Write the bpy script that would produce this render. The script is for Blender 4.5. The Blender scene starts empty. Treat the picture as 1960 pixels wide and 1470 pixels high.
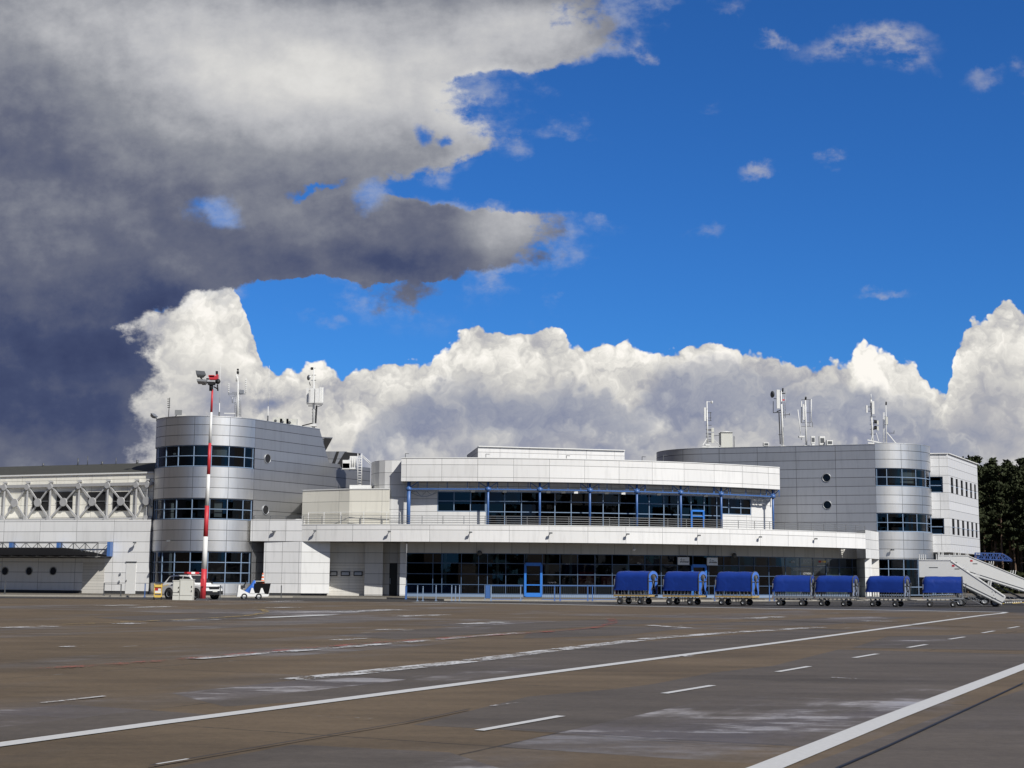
import bpy, math, random
from mathutils import Vector, Matrix
R_ = math.radians
random.seed(7)
scene = bpy.context.scene
C = scene.collection

# ------------------------------------------------------------------ camera
F = 2750.0                      # focal length in photo pixels (photo 1960 x 1470)
CAMZ = 1.7
TH = math.atan(368.0 / F)       # upward pitch
RO = 0.0072                     # slight roll
f_ = Vector((0, math.cos(TH), math.sin(TH)))
u0 = Vector((0, -math.sin(TH), math.cos(TH)))
r0 = Vector((1, 0, 0))
r_ = r0 * math.cos(RO) + u0 * math.sin(RO)
u_ = u0 * math.cos(RO) - r0 * math.sin(RO)
CAM = Vector((0, 0, CAMZ))
cd = bpy.data.cameras.new('camera'); cam = bpy.data.objects.new('camera', cd); C.objects.link(cam)
cd.sensor_width = 36.0; cd.lens = F / 1960.0 * 36.0; cd.clip_start = 0.1; cd.clip_end = 6000
cam.matrix_world = Matrix(((r_.x, u_.x, -f_.x, 0), (r_.y, u_.y, -f_.y, 0), (r_.z, u_.z, -f_.z, CAMZ), (0, 0, 0, 1)))
scene.camera = cam

def ray(px, py): return f_ * F + r_ * (px - 980.0) - u_ * (py - 735.0)
def P(px, py, Y):
    d = ray(px, py); return CAM + d * (Y / d.y)
def Z(px, py, Y): return P(px, py, Y).z
def G(px, py, z=0.0):
    d = ray(px, py); return CAM + d * ((z - CAMZ) / d.z)
def U(px, py=1000.0):
    d = ray(px, py); return d.x / d.y
def XY(px, Y, py=1000.0):
    p = P(px, py, Y); return (p.x, p.y)

# ------------------------------------------------------------------ world / sun / exposure
SUN_AZ, SUN_EL = R_(38), R_(40)         # azimuth to the right of straight behind the camera
sd = Vector((math.sin(SUN_AZ) * math.cos(SUN_EL), -math.cos(SUN_AZ) * math.cos(SUN_EL), math.sin(SUN_EL)))
sl = bpy.data.lights.new('sun', 'SUN'); sl.energy = 5.0; sl.angle = R_(0.5); sl.color = (1.0, 0.965, 0.90)
so = bpy.data.objects.new('sun', sl); C.objects.link(so)
so.rotation_euler = sd.to_track_quat('Z', 'Y').to_euler()
scene.view_settings.view_transform = 'Standard'; scene.view_settings.look = 'None'
scene.view_settings.exposure = 0.0; scene.view_settings.gamma = 1.0
scene.render.resolution_x = 1024; scene.render.resolution_y = 768

world = bpy.data.worlds.new('World'); scene.world = world; world.use_nodes = True
wt = world.node_tree; wt.nodes.clear()
WS = 0.1
def lin(c):
    c = c / 255.0
    return c / 12.92 if c <= 0.04045 else ((c + 0.055) / 1.055) ** 2.4
def rgb(r, g, b, k=1.0): return (lin(r) * k, lin(g) * k, lin(b) * k, 1.0)

class S:                                     # tiny expression helper over node sockets
    nt = None
    def __init__(s, k): s.k = k
    @staticmethod
    def m(op, *a, clamp=False):
        n = S.nt.nodes.new('ShaderNodeMath'); n.operation = op; n.use_clamp = clamp
        for i, x in enumerate(a):
            if isinstance(x, S): S.nt.links.new(x.k, n.inputs[i])
            else: n.inputs[i].default_value = x
        return S(n.outputs[0])
    def __add__(s, o): return S.m('ADD', s, o)
    __radd__ = __add__
    def __sub__(s, o): return S.m('SUBTRACT', s, o)
    def __rsub__(s, o): return S.m('SUBTRACT', o, s)
    def __mul__(s, o): return S.m('MULTIPLY', s, o)
    __rmul__ = __mul__
    def __truediv__(s, o): return S.m('DIVIDE', s, o)
def sstep(x, a, b):
    n = S.nt.nodes.new('ShaderNodeMapRange'); n.interpolation_type = 'SMOOTHSTEP'; n.clamp = True
    S.nt.links.new(x.k, n.inputs[0]); n.inputs[1].default_value = a; n.inputs[2].default_value = b
    return S(n.outputs[0])
def noise(vec, scale, detail=6, rough=0.55, dist=0.0, out='Fac', dim='2D'):
    n = S.nt.nodes.new('ShaderNodeTexNoise'); n.noise_dimensions = dim; n.inputs['Scale'].default_value = scale; n.inputs['Detail'].default_value = detail
    n.inputs['Roughness'].default_value = rough; n.inputs['Distortion'].default_value = dist
    S.nt.links.new(vec, n.inputs['Vector']); return S(n.outputs[out])
def voro(vec, scale, detail=2, rough=0.5):
    n = S.nt.nodes.new('ShaderNodeTexVoronoi'); n.voronoi_dimensions = '2D'; n.feature = 'SMOOTH_F1'; n.inputs['Scale'].default_value = scale
    n.inputs['Detail'].default_value = detail; n.inputs['Roughness'].default_value = rough; n.inputs['Smoothness'].default_value = 0.35
    S.nt.links.new(vec, n.inputs['Vector']); return S(n.outputs['Distance'])
def comb(x, y, z=0.0):
    n = S.nt.nodes.new('ShaderNodeCombineXYZ')
    for i, q in enumerate((x, y, z)):
        if isinstance(q, S): S.nt.links.new(q.k, n.inputs[i])
        else: n.inputs[i].default_value = q
    return n.outputs[0]
def ramp(x, stops):
    n = S.nt.nodes.new('ShaderNodeValToRGB'); e = n.color_ramp.elements
    while len(e) < len(stops): e.new(0.5)
    for i, (p, c) in enumerate(stops): e[i].position = p; e[i].color = c
    S.nt.links.new(x.k, n.inputs[0]); return n.outputs[0]
def mixc(f, a, b):
    n = S.nt.nodes.new('ShaderNodeMix'); n.data_type = 'RGBA'
    for i, q in ((0, f), (6, a), (7, b)):
        if isinstance(q, S): S.nt.links.new(q.k, n.inputs[i])
        elif hasattr(q, 'is_output'): S.nt.links.new(q, n.inputs[i])
        else: n.inputs[i].default_value = q
    return n.outputs[2]
def fcurve(x, pts):
    n = S.nt.nodes.new('ShaderNodeFloatCurve'); cm = n.mapping; cm.use_clip = False; cv = cm.curves[0]
    cm.clip_min_x = -1; cm.clip_max_x = 2; cm.clip_min_y = -2; cm.clip_max_y = 3
    pts = sorted(pts)
    cv.points[0].location = pts[0]; cv.points[1].location = pts[-1]
    for p in pts[1:-1]: cv.points.new(*p)
    for p in cv.points: p.handle_type = 'VECTOR'
    cm.update(); S.nt.links.new(x.k, n.inputs['Value']); return S(n.outputs[0])

def build_world():
    S.nt = wt
    tc = wt.nodes.new('ShaderNodeTexCoord'); sp = wt.nodes.new('ShaderNodeSeparateXYZ')
    wt.links.new(tc.outputs['Generated'], sp.inputs[0])
    X, Y, Zz = S(sp.outputs[0]), S(sp.outputs[1]), S(sp.outputs[2])
    Ys = S.m('MAXIMUM', Y, 0.05)
    u = X / Ys; v = Zz / Ys
    front = sstep(Y, 0.05, 0.35)
    def uv(px, py):
        d = ray(px, py); return d.x / d.y, d.z / d.y
    # warped copies of the direction coordinates
    base = comb(u, v)
    n1 = noise(base, 7.0, 9, 0.62, out='Color')
    sep = wt.nodes.new('ShaderNodeSeparateXYZ'); wt.links.new(n1.k, sep.inputs[0])
    du = (S(sep.outputs[0]) - 0.5); dv = (S(sep.outputs[1]) - 0.5)
    uw = u + du * 0.085; vw = v + dv * 0.085
    def blob(px, py, rx, ry, a=u, b=v):
        cu, cv = uv(px, py); s = 2900.0
        x = (a - cu) * (s / rx); y = (b - cv) * (s / ry)
        return 1.0 - S.m('SQRT', x * x + y * y)
    def soft(px, py, rx, ry, a=u, b=v): return sstep(blob(px, py, rx, ry, a, b), 0.0, 1.0)
    # sky
    sky = wt.nodes.new('ShaderNodeTexSky'); sky.sky_type = 'NISHITA'; sky.sun_disc = False
    sky.sun_elevation = SUN_EL; sky.sun_rotation = math.pi - SUN_AZ
    sky.air_density = 1.0; sky.dust_density = 0.25; sky.ozone_density = 4.0; sky.altitude = 200
    tint = wt.nodes.new('ShaderNodeMix'); tint.data_type = 'RGBA'; tint.blend_type = 'MULTIPLY'; tint.inputs[0].default_value = 1
    wt.links.new(sky.outputs[0], tint.inputs[6]); tint.inputs[7].default_value = SKYTINT
    col = tint.outputs[2]
    k = 1.0 / WS
    # thin wisps high in the blue
    wn = noise(comb(u * 1.0, v * 1.6), 26, 8, 0.6)
    wn2 = noise(comb(u + 5.0, v * 1.2), 80, 8, 0.65)
    w = None
    for (a, b, rx, ry, s) in [(1640, 95, 190, 55, 1.0), (1468, 76, 48, 26, .95), (1700, 120, 90, 55, .9), (1476, 318, 62, 26, .9), (1612, 290, 40, 24, .6),
                              (1345, 420, 70, 34, .55), (1208, 98, 26, 30, .8), (1712, 577, 95, 20, .75), (1868, 145, 70, 30, .5), (1960, 140, 45, 50, .6),
                              (1390, 5, 60, 20, .4), (1345, 235, 40, 40, .35), (600, 640, 60, 20, .35)]:
        q = sstep(blob(a, b, rx, ry, uw, vw), 0.0, 0.8) * s
        w = q if w is None else S.m('MAXIMUM', w, q)
    wa = S.m('MULTIPLY', w * 0.85, sstep(wn, 0.36, 0.66), clamp=True)
    col = mixc(wa, col, rgb(176, 178, 190, k))
    # bank of cumulus low over the buildings
    U0, U1 = -0.5, 0.5
    top = [(-400, 640), (120, 650), (230, 600), (290, 575), (340, 552), (380, 540), (420, 522), (450, 518), (470, 542), (472, 572), (446, 600), (440, 628), (428, 655), (455, 682),
           (500, 676), (535, 692), (560, 697), (600, 686), (640, 696), (690, 700), (740, 686), (790, 690), (845, 660), (885, 628), (920, 606), (950, 618), (975, 628),
           (1005, 622), (1045, 606), (1070, 640), (1090, 652), (1130, 636), (1165, 648), (1205, 640), (1230, 656), (1246, 682), (1268, 660), (1310, 650), (1355, 630),
           (1385, 655), (1410, 652), (1440, 668), (1465, 650), (1490, 672), (1520, 705), (1550, 698), (1590, 676), (1625, 670), (1650, 655), (1690, 662), (1735, 660), (1757, 690),
           (1762, 722), (1795, 722), (1812, 745), (1835, 700), (1815, 660), (1802, 630), (1812, 590), (1835, 575), (1858, 592), (1885, 618), (1908, 600), (1915, 560), (1925, 549), (1950, 570), (1985, 600), (2300, 590)]
    pts = []
    lastx = -9
    for (a, b) in top:
        q = uv(a, b); x = (q[0] - U0) / (U1 - U0)
        if x <= lastx + 0.0015: x = lastx + 0.0015
        lastx = x; pts.append((x, q[1] * 2.0))
    vb = voro(comb(u + du * 0.01, v + dv * 0.01), 34, 2, 0.55)
    vs = voro(comb(u + du * 0.02, v + dv * 0.02), 85, 2, 0.55)
    ub = (u + du * 0.022 - U0) / (U1 - U0)
    h = fcurve(ub, pts) * 0.5
    dB = h + (0.5 - vb) * 0.012 + (0.45 - vs) * 0.006 - (v + dv * 0.012)
    aB = sstep(dB, -0.0008, 0.0022)
    # relief: brightness difference towards the upper right
    fb = noise(comb(u + vb * 0.03, v * 1.25 + vs * 0.015), 16, 9, 0.6)
    fb2 = noise(comb(u + vb * 0.03 + 0.008, v * 1.25 + vs * 0.015 + 0.014), 16, 9, 0.6)
    big = noise(comb(u, v * 1.9), 8.5, 6, 0.55)
    dark = None
    for (a, b, rx, ry, s) in [(1000, 790, 300, 50, .3), (1320, 820, 160, 50, .5), (1800, 830, 120, 60, .3),
                              (1560, 735, 120, 60, .5), (600, 775, 110, 40, .28), (520, 782, 80, 30, .85), (430, 775, 80, 55, .45), (160, 885, 200, 60, .3), (1130, 850, 160, 40, .4), (820, 800, 90, 60, .35), (1460, 690, 90, 50, .4)]:
        q = soft(a, b, rx, ry, uw, vw) * s
        dark = q if dark is None else S.m('MAXIMUM', dark, q)
    rim = 1.0 - sstep(dB, 0.0, 0.022)
    L = 0.86 + (fb - fb2) * (1.35 - sstep(h - v, 0.01, 0.07) * 0.75) - sstep(big, 0.46, 0.72) * 0.16 - dark * (sstep(fb, 0.1, 0.6) * 0.62 + 0.14) - S.m('MULTIPLY', vb - 0.35, 0.34) * (0.35 + rim) - (vs - 0.35) * 0.16 * (0.3 + rim) + rim * 0.24 - sstep(h - v, 0.02, 0.09) * 0.12
    L = L + soft(1660, 700, 130, 60) * 0.3 + soft(400, 640, 130, 120) * 0.18 + soft(1360, 850, 160, 30) * 0.1 + soft(950, 670, 200, 45) * 0.15 - soft(1890, 800, 150, 160) * 0.16
    cB = ramp(L, [(0.0, rgb(112, 124, 160, k)), (0.28, rgb(148, 153, 170, k)), (0.52, rgb(178, 178, 183, k)), (0.72, rgb(210, 208, 204, k)), (0.88, rgb(236, 233, 226, k)), (1.0, rgb(254, 250, 243, k))])
    col = mixc(aB, col, cB)
    # nearer, greyer cumulus layer in front of the white bank
    topc = [(-400, 1100), (560, 1100), (640, 960), (700, 790), (745, 752), (790, 742), (840, 716), (900, 706), (960, 714), (1010, 722), (1060, 706), (1110, 716), (1160, 722), (1205, 742), (1240, 716), (1270, 686), (1320, 690),
            (1370, 672), (1430, 684), (1480, 690), (1515, 726), (1550, 716), (1600, 712), (1640, 722), (1690, 748), (1740, 742), (1775, 762), (1800, 792), (1850, 812), (1880, 850), (1960, 900), (2300, 1000)]
    pts = sorted([((uv(a, b)[0] - U0) / (U1 - U0), uv(a, b)[1] * 2.0) for a, b in topc])
    hC = fcurve((u + du * 0.03 - U0) / (U1 - U0), pts) * 0.5
    dC = hC + (0.5 - vb) * 0.012 + (0.45 - vs) * 0.006 + (fb - 0.5) * 0.035 - (v + dv * 0.015)
    aC = sstep(dC, -0.003, 0.010) * (1.0 - sstep(dC, 0.022, 0.060) * 0.72)
    LC = 0.60 + (fb - fb2) * 1.3 - sstep(dC, 0.0, 0.03) * 0.30 + (big - 0.5) * 0.5 - (vb - 0.35) * 0.25
    cC = ramp(LC, [(0.0, rgb(122, 131, 160, k)), (0.3, rgb(148, 154, 172, k)), (0.55, rgb(172, 174, 182, k)), (0.8, rgb(204, 203, 202, k)), (1.0, rgb(232, 230, 225, k))])
    col = mixc(aC * 0.8, col, cC)
    # big grey cloud, upper left: right border as a function of elevation
    gx = [(-600, 1500), (-250, 1300), (0, 1128), (45, 1150), (85, 1165), (108, 1120), (125, 1030), (142, 925), (185, 918), (215, 950), (245, 985), (275, 975), (295, 900), (325, 800),
          (350, 735), (372, 690), (385, 700), (393, 850), (400, 1040), (440, 1035), (480, 1022), (508, 1010), (525, 930), (540, 850), (548, 640), (556, 470), (575, 425), (600, 372),
          (620, 300), (632, 282), (650, 318), (690, 340), (735, 346), (752, 300), (800, 294), (900, 270), (1090, 250)]
    V0, V1 = -0.02, 0.62
    pts = sorted([((uv(980, b)[1] - V0) / (V1 - V0), (uv(a, b)[0] + 1.0) * 0.5) for (b, a) in gx])
    g = fcurve((v + dv * 0.055 - V0) / (V1 - V0), pts) * 2.0 - 1.0
    dA = g - (u + du * 0.10)
    dA = S.m('MAXIMUM', dA, blob(775, 545, 75, 42, uw, vw) * 0.02)
    dA = S.m('MAXIMUM', dA, blob(690, 520, 120, 22, uw, vw) * 0.02)
    hole = S.m('MAXIMUM', blob(805, 226, 26, 26, uw, vw), blob(852, 232, 26, 16, uw, vw))
    hole = S.m('MAXIMUM', hole, S.m('MAXIMUM', blob(415, 390, 55, 38, uw, vw), blob(610, 348, 36, 10, uw, vw)))
    hole = S.m('MAXIMUM', hole, blob(700, 370, 40, 45, uw, vw))
    aA = sstep(dA + (wn - 0.5) * 0.075 + (wn2 - 0.5) * 0.02, -0.006, 0.018) * (1.0 - sstep(hole + (wn - 0.5) * 1.6, -0.35, 0.75) * 0.95)
    an = noise(base, 5.0, 7, 0.5); an2 = noise(comb(u * 1.0 + 3.0, v * 1.3), 17, 8, 0.62)
    an3 = noise(comb(u + 3.008, v * 1.3 + 0.014), 17, 8, 0.6)
    LA = 0.34 + soft(640, 140, 680, 330) * 0.42 + soft(560, 170, 260, 150) * 0.12 + soft(980, 430, 160, 100) * 0.30 + soft(900, 240, 160, 120) * 0.16 + soft(30, 0, 520, 260) * 0.14 \
        - soft(120, 700, 480, 300, uw, vw) * 0.20 - soft(330, 600, 140, 110, uw, vw) * 0.16 - soft(740, 500, 260, 50, uw, vw) * 0.10 + (an - 0.5) * 0.34 + (an2 - an3) * 0.26 + (an2 - 0.5) * 0.05
    LA = LA + soft(560, 420, 320, 90) * 0.06 + (1.0 - sstep(dA, 0.0, 0.05)) * sstep(v, 0.2, 0.3) * 0.10
    LA = LA + soft(1040, 60, 230, 150) * 0.26 + soft(250, 60, 600, 300) * 0.16 + soft(560, 380, 420, 160) * 0.08 + soft(900, 120, 200, 160) * 0.08
    cA = ramp(LA, [(0.0, rgb(46, 56, 92, k)), (0.2, rgb(68, 78, 110, k)), (0.36, rgb(102, 107, 126, k)), (0.52, rgb(142, 145, 154, k)), (0.68, rgb(186, 187, 191, k)), (0.86, rgb(216, 215, 213, k)), (1.0, rgb(232, 231, 228, k))])
    fringe = sstep(dA + (wn - 0.5) * 0.16 + (an2 - 0.5) * 0.05, -0.045, 0.02) * sstep(an2, 0.40, 0.70) * 0.55 * sstep(v, 0.16, 0.2)
    col = mixc(fringe, col, rgb(176, 182, 196, k))
    col = mixc(aA, col, cA)
    # the half of the sky behind the camera: unseen broken cloud, darkened left for the tower's reflections
    rn = noise(tc.outputs['Generated'], 2.6, 5, 0.6, dim='3D')
    ra = sstep(rn, 0.42, 0.60)
    cr = mixc(sstep(X, -0.5, 0.35), rgb(74, 76, 86, k), rgb(150, 147, 142, k)); colr = mixc(S.m('MAXIMUM', ra, 1.0 - sstep(X, -0.75, 0.0)), tint.outputs[2], cr)
    col = mixc(front, colr, col)
    low = sstep(Zz, -0.02, 0.0)
    col = mixc(low, rgb(88, 84, 78, k), col)
    bg = wt.nodes.new('ShaderNodeBackground'); bg.inputs[1].default_value = WS; wt.links.new(col, bg.inputs[0])
    out = wt.nodes.new('ShaderNodeOutputWorld'); wt.links.new(bg.outputs[0], out.inputs[0])
SKYTINT = (0.20, 0.56, 1.04, 1)
build_world()
world.cycles.sampling_method = 'MANUAL'; world.cycles.sample_map_resolution = 512

# ------------------------------------------------------------------ mesh helpers
ORG = {}
def V(*a): return Vector(a)
class MB:
    def __init__(s): s.v = []; s.f = []; s.uv = []; s.sm = []; s.mi = []; s.cur = 0
    def face(s, pts, uv=None, smooth=False):
        b = len(s.v); s.v += [Vector(p) for p in pts]; s.f.append(list(range(b, b + len(pts)))); s.sm.append(smooth); s.mi.append(s.cur)
        s.uv.append(uv if uv else [(p[0] + p[1], p[2]) for p in pts])
    def wall(s, pts, z0, z1, smooth=True, u0=0.0, flip=False):
        b = len(s.v); L = u0; us = []
        for i, p in enumerate(pts):
            if i: L += math.dist(pts[i - 1][:2], p[:2])
            us.append(L); s.v += [V(p[0], p[1], z0), V(p[0], p[1], z1)]
        for i in range(len(pts) - 1):
            a = b + 2 * i
            q = [a, a + 2, a + 3, a + 1]; w = [(us[i], z0), (us[i + 1], z0), (us[i + 1], z1), (us[i], z1)]
            if flip: q.reverse(); w.reverse()
            s.f.append(q); s.uv.append(w); s.sm.append(smooth); s.mi.append(s.cur)
    def poly(s, pts, z, up=True):
        q = [V(p[0], p[1], z) for p in pts]
        area = sum(q[i].x * q[(i + 1) % len(q)].y - q[(i + 1) % len(q)].x * q[i].y for i in range(len(q)))
        if (area > 0) != up: q.reverse()
        s.face(q)
    def ring(s, outer, inner, z, up=True):
        for i in range(len(outer) - 1):
            q = [V(*outer[i][:2], z), V(*outer[i + 1][:2], z), V(*inner[i + 1][:2], z), V(*inner[i][:2], z)]
            n = (q[1] - q[0]).cross(q[2] - q[1])
            if (n.z > 0) != up: q.reverse()
            s.face(q)
    def band(s, outer, inner, z0, z1, smooth=True, ends=True):
        s.wall(outer, z0, z1, smooth); s.ring(outer, inner, z1, True); s.ring(outer, inner, z0, False)
        s.wall(inner[::-1], z0, z1, smooth)
        if ends:
            s.wall([inner[0], outer[0]], z0, z1, False); s.wall([outer[-1], inner[-1]], z0, z1, False)
    def box(s, c, size, rz=0.0, M=None):
        hx, hy, hz = size[0] / 2, size[1] / 2, size[2] / 2; cs, sn = math.cos(rz), math.sin(rz)
        P8 = []
        for x, y, z in [(-1, -1, -1), (1, -1, -1), (1, 1, -1), (-1, 1, -1), (-1, -1, 1), (1, -1, 1), (1, 1, 1), (-1, 1, 1)]:
            X, Y = x * hx, y * hy; p = V(c[0] + X * cs - Y * sn, c[1] + X * sn + Y * cs, c[2] + z * hz); P8.append(M @ p if M else p)
        s.hexa(P8)
    def hexa(s, p):       # bottom 4 counter-clockwise, top 4
        b = len(s.v); s.v += [Vector(q) for q in p]
        for q in [(3, 2, 1, 0), (4, 5, 6, 7), (0, 1, 5, 4), (1, 2, 6, 5), (2, 3, 7, 6), (3, 0, 4, 7)]:
            s.f.append([b + i for i in q]); s.sm.append(False); s.mi.append(s.cur)
            w = [s.v[b + i] for i in q]; s.uv.append([(a.x + a.y, a.z) for a in w])
    def bar(s, p, q, w, h=None):
        p, q = Vector(p), Vector(q); h = h or w; d = (q - p)
        if d.length < 1e-6: return
        d.normalize(); up = V(0, 0, 1) if abs(d.z) < 0.95 else V(0, 1, 0)
        a = d.cross(up).normalized() * (w / 2); b = a.cross(d).normalized() * (h / 2)
        s.hexa([p - a - b, p + a - b, q + a - b, q - a - b, p - a + b, p + a + b, q + a + b, q - a + b])
    def tube(s, p, q, r, r2=None, n=8, cap=True, smooth=True):
        p, q = Vector(p), Vector(q); r2 = r if r2 is None else r2; d = (q - p).normalized()
        up = V(0, 0, 1) if abs(d.z) < 0.9 else V(1, 0, 0); a = d.cross(up).normalized(); b = a.cross(d)
        k = len(s.v)
        for i in range(n):
            t = 2 * math.pi * i / n; o = a * math.cos(t) + b * math.sin(t); s.v += [p + o * r, q + o * r2]
        for i in range(n):
            j = (i + 1) % n; s.f.append([k + 2 * i, k + 2 * i + 1, k + 2 * j + 1, k + 2 * j]); s.sm.append(smooth); s.mi.append(s.cur)
            h = (q - p).length; s.uv.append([(0, 0), (0, h), (1, h), (1, 0)])
        if cap:
            for e in (0, 1):
                q_ = [k + 2 * i + e for i in range(n)]
                if e == 1: q_.reverse()
                s.f.append(q_); s.sm.append(False); s.mi.append(s.cur); s.uv.append([(0, 0)] * n)
    def lathe(s, c, axis, prof, n=20, smooth=True):     # prof: list of (distance along axis, radius)
        c, d = Vector(c), Vector(axis).normalized(); up = V(0, 0, 1) if abs(d.z) < 0.9 else V(1, 0, 0); a = d.cross(up).normalized(); b = a.cross(d)
        k = len(s.v); m = len(prof)
        for i in range(n):
            t = 2 * math.pi * i / n; o = a * math.cos(t) + b * math.sin(t)
            for h, r in prof: s.v.append(c + d * h + o * r)
        for i in range(n):
            j = (i + 1) % n
            for l in range(m - 1):
                s.f.append([k + i * m + l, k + i * m + l + 1, k + j * m + l + 1, k + j * m + l]); s.sm.append(smooth); s.mi.append(s.cur); s.uv.append([(0, 0)] * 4)
    def loft(s, secs, smooth=False, cap=True):          # list of equal-length closed sections
        k = len(s.v); n = len(secs[0])
        for se in secs: s.v += [Vector(p) for p in se]
        for i in range(len(secs) - 1):
            for j in range(n):
                a = k + i * n + j; b = k + i * n + (j + 1) % n
                s.f.append([a, b, b + n, a + n]); s.sm.append(smooth); s.mi.append(s.cur); s.uv.append([(0, 0)] * 4)
        if cap:
            s.f.append([k + j for j in range(n)][::-1]); s.f.append([k + (len(secs) - 1) * n + j for j in range(n)])
            for _ in (0, 1): s.sm.append(False); s.mi.append(s.cur); s.uv.append([(0, 0)] * n)
    def build(s, name, mat, parent=None, fix=False):
        me = bpy.data.meshes.new(name); org = ORG.get(parent.name, V(0, 0, 0)) if parent else V(0, 0, 0)
        me.from_pydata([tuple(p - org) for p in s.v], [], s.f)
        uvl = me.uv_layers.new(name='UVMap'); k = 0; flat = []
        for w in s.uv:
            for a in w: flat += [a[0], a[1]]
        uvl.data.foreach_set('uv', flat)
        me.polygons.foreach_set('use_smooth', s.sm); me.polygons.foreach_set('material_index', s.mi)
        for m in (mat if isinstance(mat, (list, tuple)) else [mat]): me.materials.append(m)
        me.update()
        if fix:
            import bmesh
            bm = bmesh.new(); bm.from_mesh(me); bmesh.ops.recalc_face_normals(bm, faces=bm.faces); bm.to_mesh(me); bm.free()
        o = bpy.data.objects.new(name, me); C.objects.link(o)
        if parent: o.parent = parent; ORG[o.name] = org
        return o
def tag(o, label=None, cat=None, group=None, kind=None):
    if label: o['label'] = label
    if cat: o['category'] = cat
    if group: o['group'] = group
    if kind: o['kind'] = kind
    return o
def thing(name, loc, label, cat, group=None, world_coords=True, rz=0.0):
    o = bpy.data.objects.new(name, None); C.objects.link(o); o.location = loc; o.empty_display_size = 0.5; o.rotation_euler = (0, 0, rz)
    ORG[o.name] = Vector(loc) if world_coords else V(0, 0, 0)
    return tag(o, label, cat, group)
def copy_tree(o, parent=None):
    c = o.copy(); C.objects.link(c)
    if parent: c.parent = parent
    for ch in [x for x in o.children]: copy_tree(ch, c)
    return c

# ------------------------------------------------------------------ materials
def newmat(name):
    m = bpy.data.materials.new(name); m.use_nodes = True; S.nt = m.node_tree
    return m, m.node_tree, m.node_tree.nodes['Principled BSDF']
def setp(b, **k):
    names = {'base': 'Base Color', 'rough': 'Roughness', 'metal': 'Metallic', 'spec': 'Specular IOR Level', 'coat': 'Coat Weight', 'trans': 'Transmission Weight'}
    for a, v in k.items(): b.inputs[names[a]].default_value = v
def plain(name, col, rough=0.5, metal=0.0, spec=0.5, var=0.12, scale=6.0, coat=0.0):
    m, nt, b = newmat(name); setp(b, rough=rough, metal=metal, spec=spec, coat=coat)
    tc = nt.nodes.new('ShaderNodeTexCoord'); n = noise(tc.outputs['Object'], scale, 5, 0.6, dim='3D')
    c = mixc(n, tuple(x * (1 - var) for x in col[:3]) + (1,), tuple(min(1, x * (1 + var)) for x in col[:3]) + (1,))
    nt.links.new(c, b.inputs['Base Color'])
    r = n * 0.15 + (rough - 0.075); nt.links.new(r.k, b.inputs['Roughness'])
    return m
def panel(name, col, rough, metal, pu, pv, ou=0.0, ov=0.0, w=0.022, joint=(0.02, 0.02, 0.022, 1), jw=0.7, spec=0.5, tv=0.06, dirt=0.11):
    m, nt, b = newmat(name); setp(b, rough=rough, metal=metal, spec=spec)
    uv = nt.nodes.new('ShaderNodeUVMap'); sp = nt.nodes.new('ShaderNodeSeparateXYZ'); nt.links.new(uv.outputs[0], sp.inputs[0])
    x = (S(sp.outputs[0]) - ou) / pu; y = (S(sp.outputs[1]) - ov) / pv
    fx = S.m('FRACT', x); fy = S.m('FRACT', y)
    dx = S.m('MINIMUM', fx, 1.0 - fx) * pu; dy = S.m('MINIMUM', fy, 1.0 - fy) * pv
    line = S.m('LESS_THAN', S.m('MINIMUM', dx * (1.4 if pu < 90 else 1.0), dy), w)
    cell = nt.nodes.new('ShaderNodeTexWhiteNoise'); cell.noise_dimensions = '2D'
    nt.links.new(comb(S.m('FLOOR', x), S.m('FLOOR', y)), cell.inputs['Vector'])
    tone = S(cell.outputs['Value']) * (2 * tv) + (1 - tv)
    streak = noise(comb(S(sp.outputs[0]) * 3.0, S(sp.outputs[1]) * 0.35), 1.0, 5, 0.6)
    tone = tone * (1.0 - sstep(streak, 0.45, 0.8) * dirt)
    mu = nt.nodes.new('ShaderNodeVectorMath'); mu.operation = 'SCALE'; mu.inputs[0].default_value = col[:3]; nt.links.new(tone.k, mu.inputs['Scale'])
    c = mixc(line * jw, mu.outputs[0], joint)
    nt.links.new(c, b.inputs['Base Color'])
    bump = nt.nodes.new('ShaderNodeBump'); bump.inputs['Strength'].default_value = 0.25; bump.inputs['Distance'].default_value = 0.01
    # slight oil-canning of every cassette
    oc = noise(comb(x * 0.9, y * 0.9), 1.0, 2, 0.4); hgt = oc * 0.6 + (1.0 - line) * 0.5
    nt.links.new(hgt.k, bump.inputs['Height']); nt.links.new(bump.outputs[0], b.inputs['Normal'])
    return m
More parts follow.
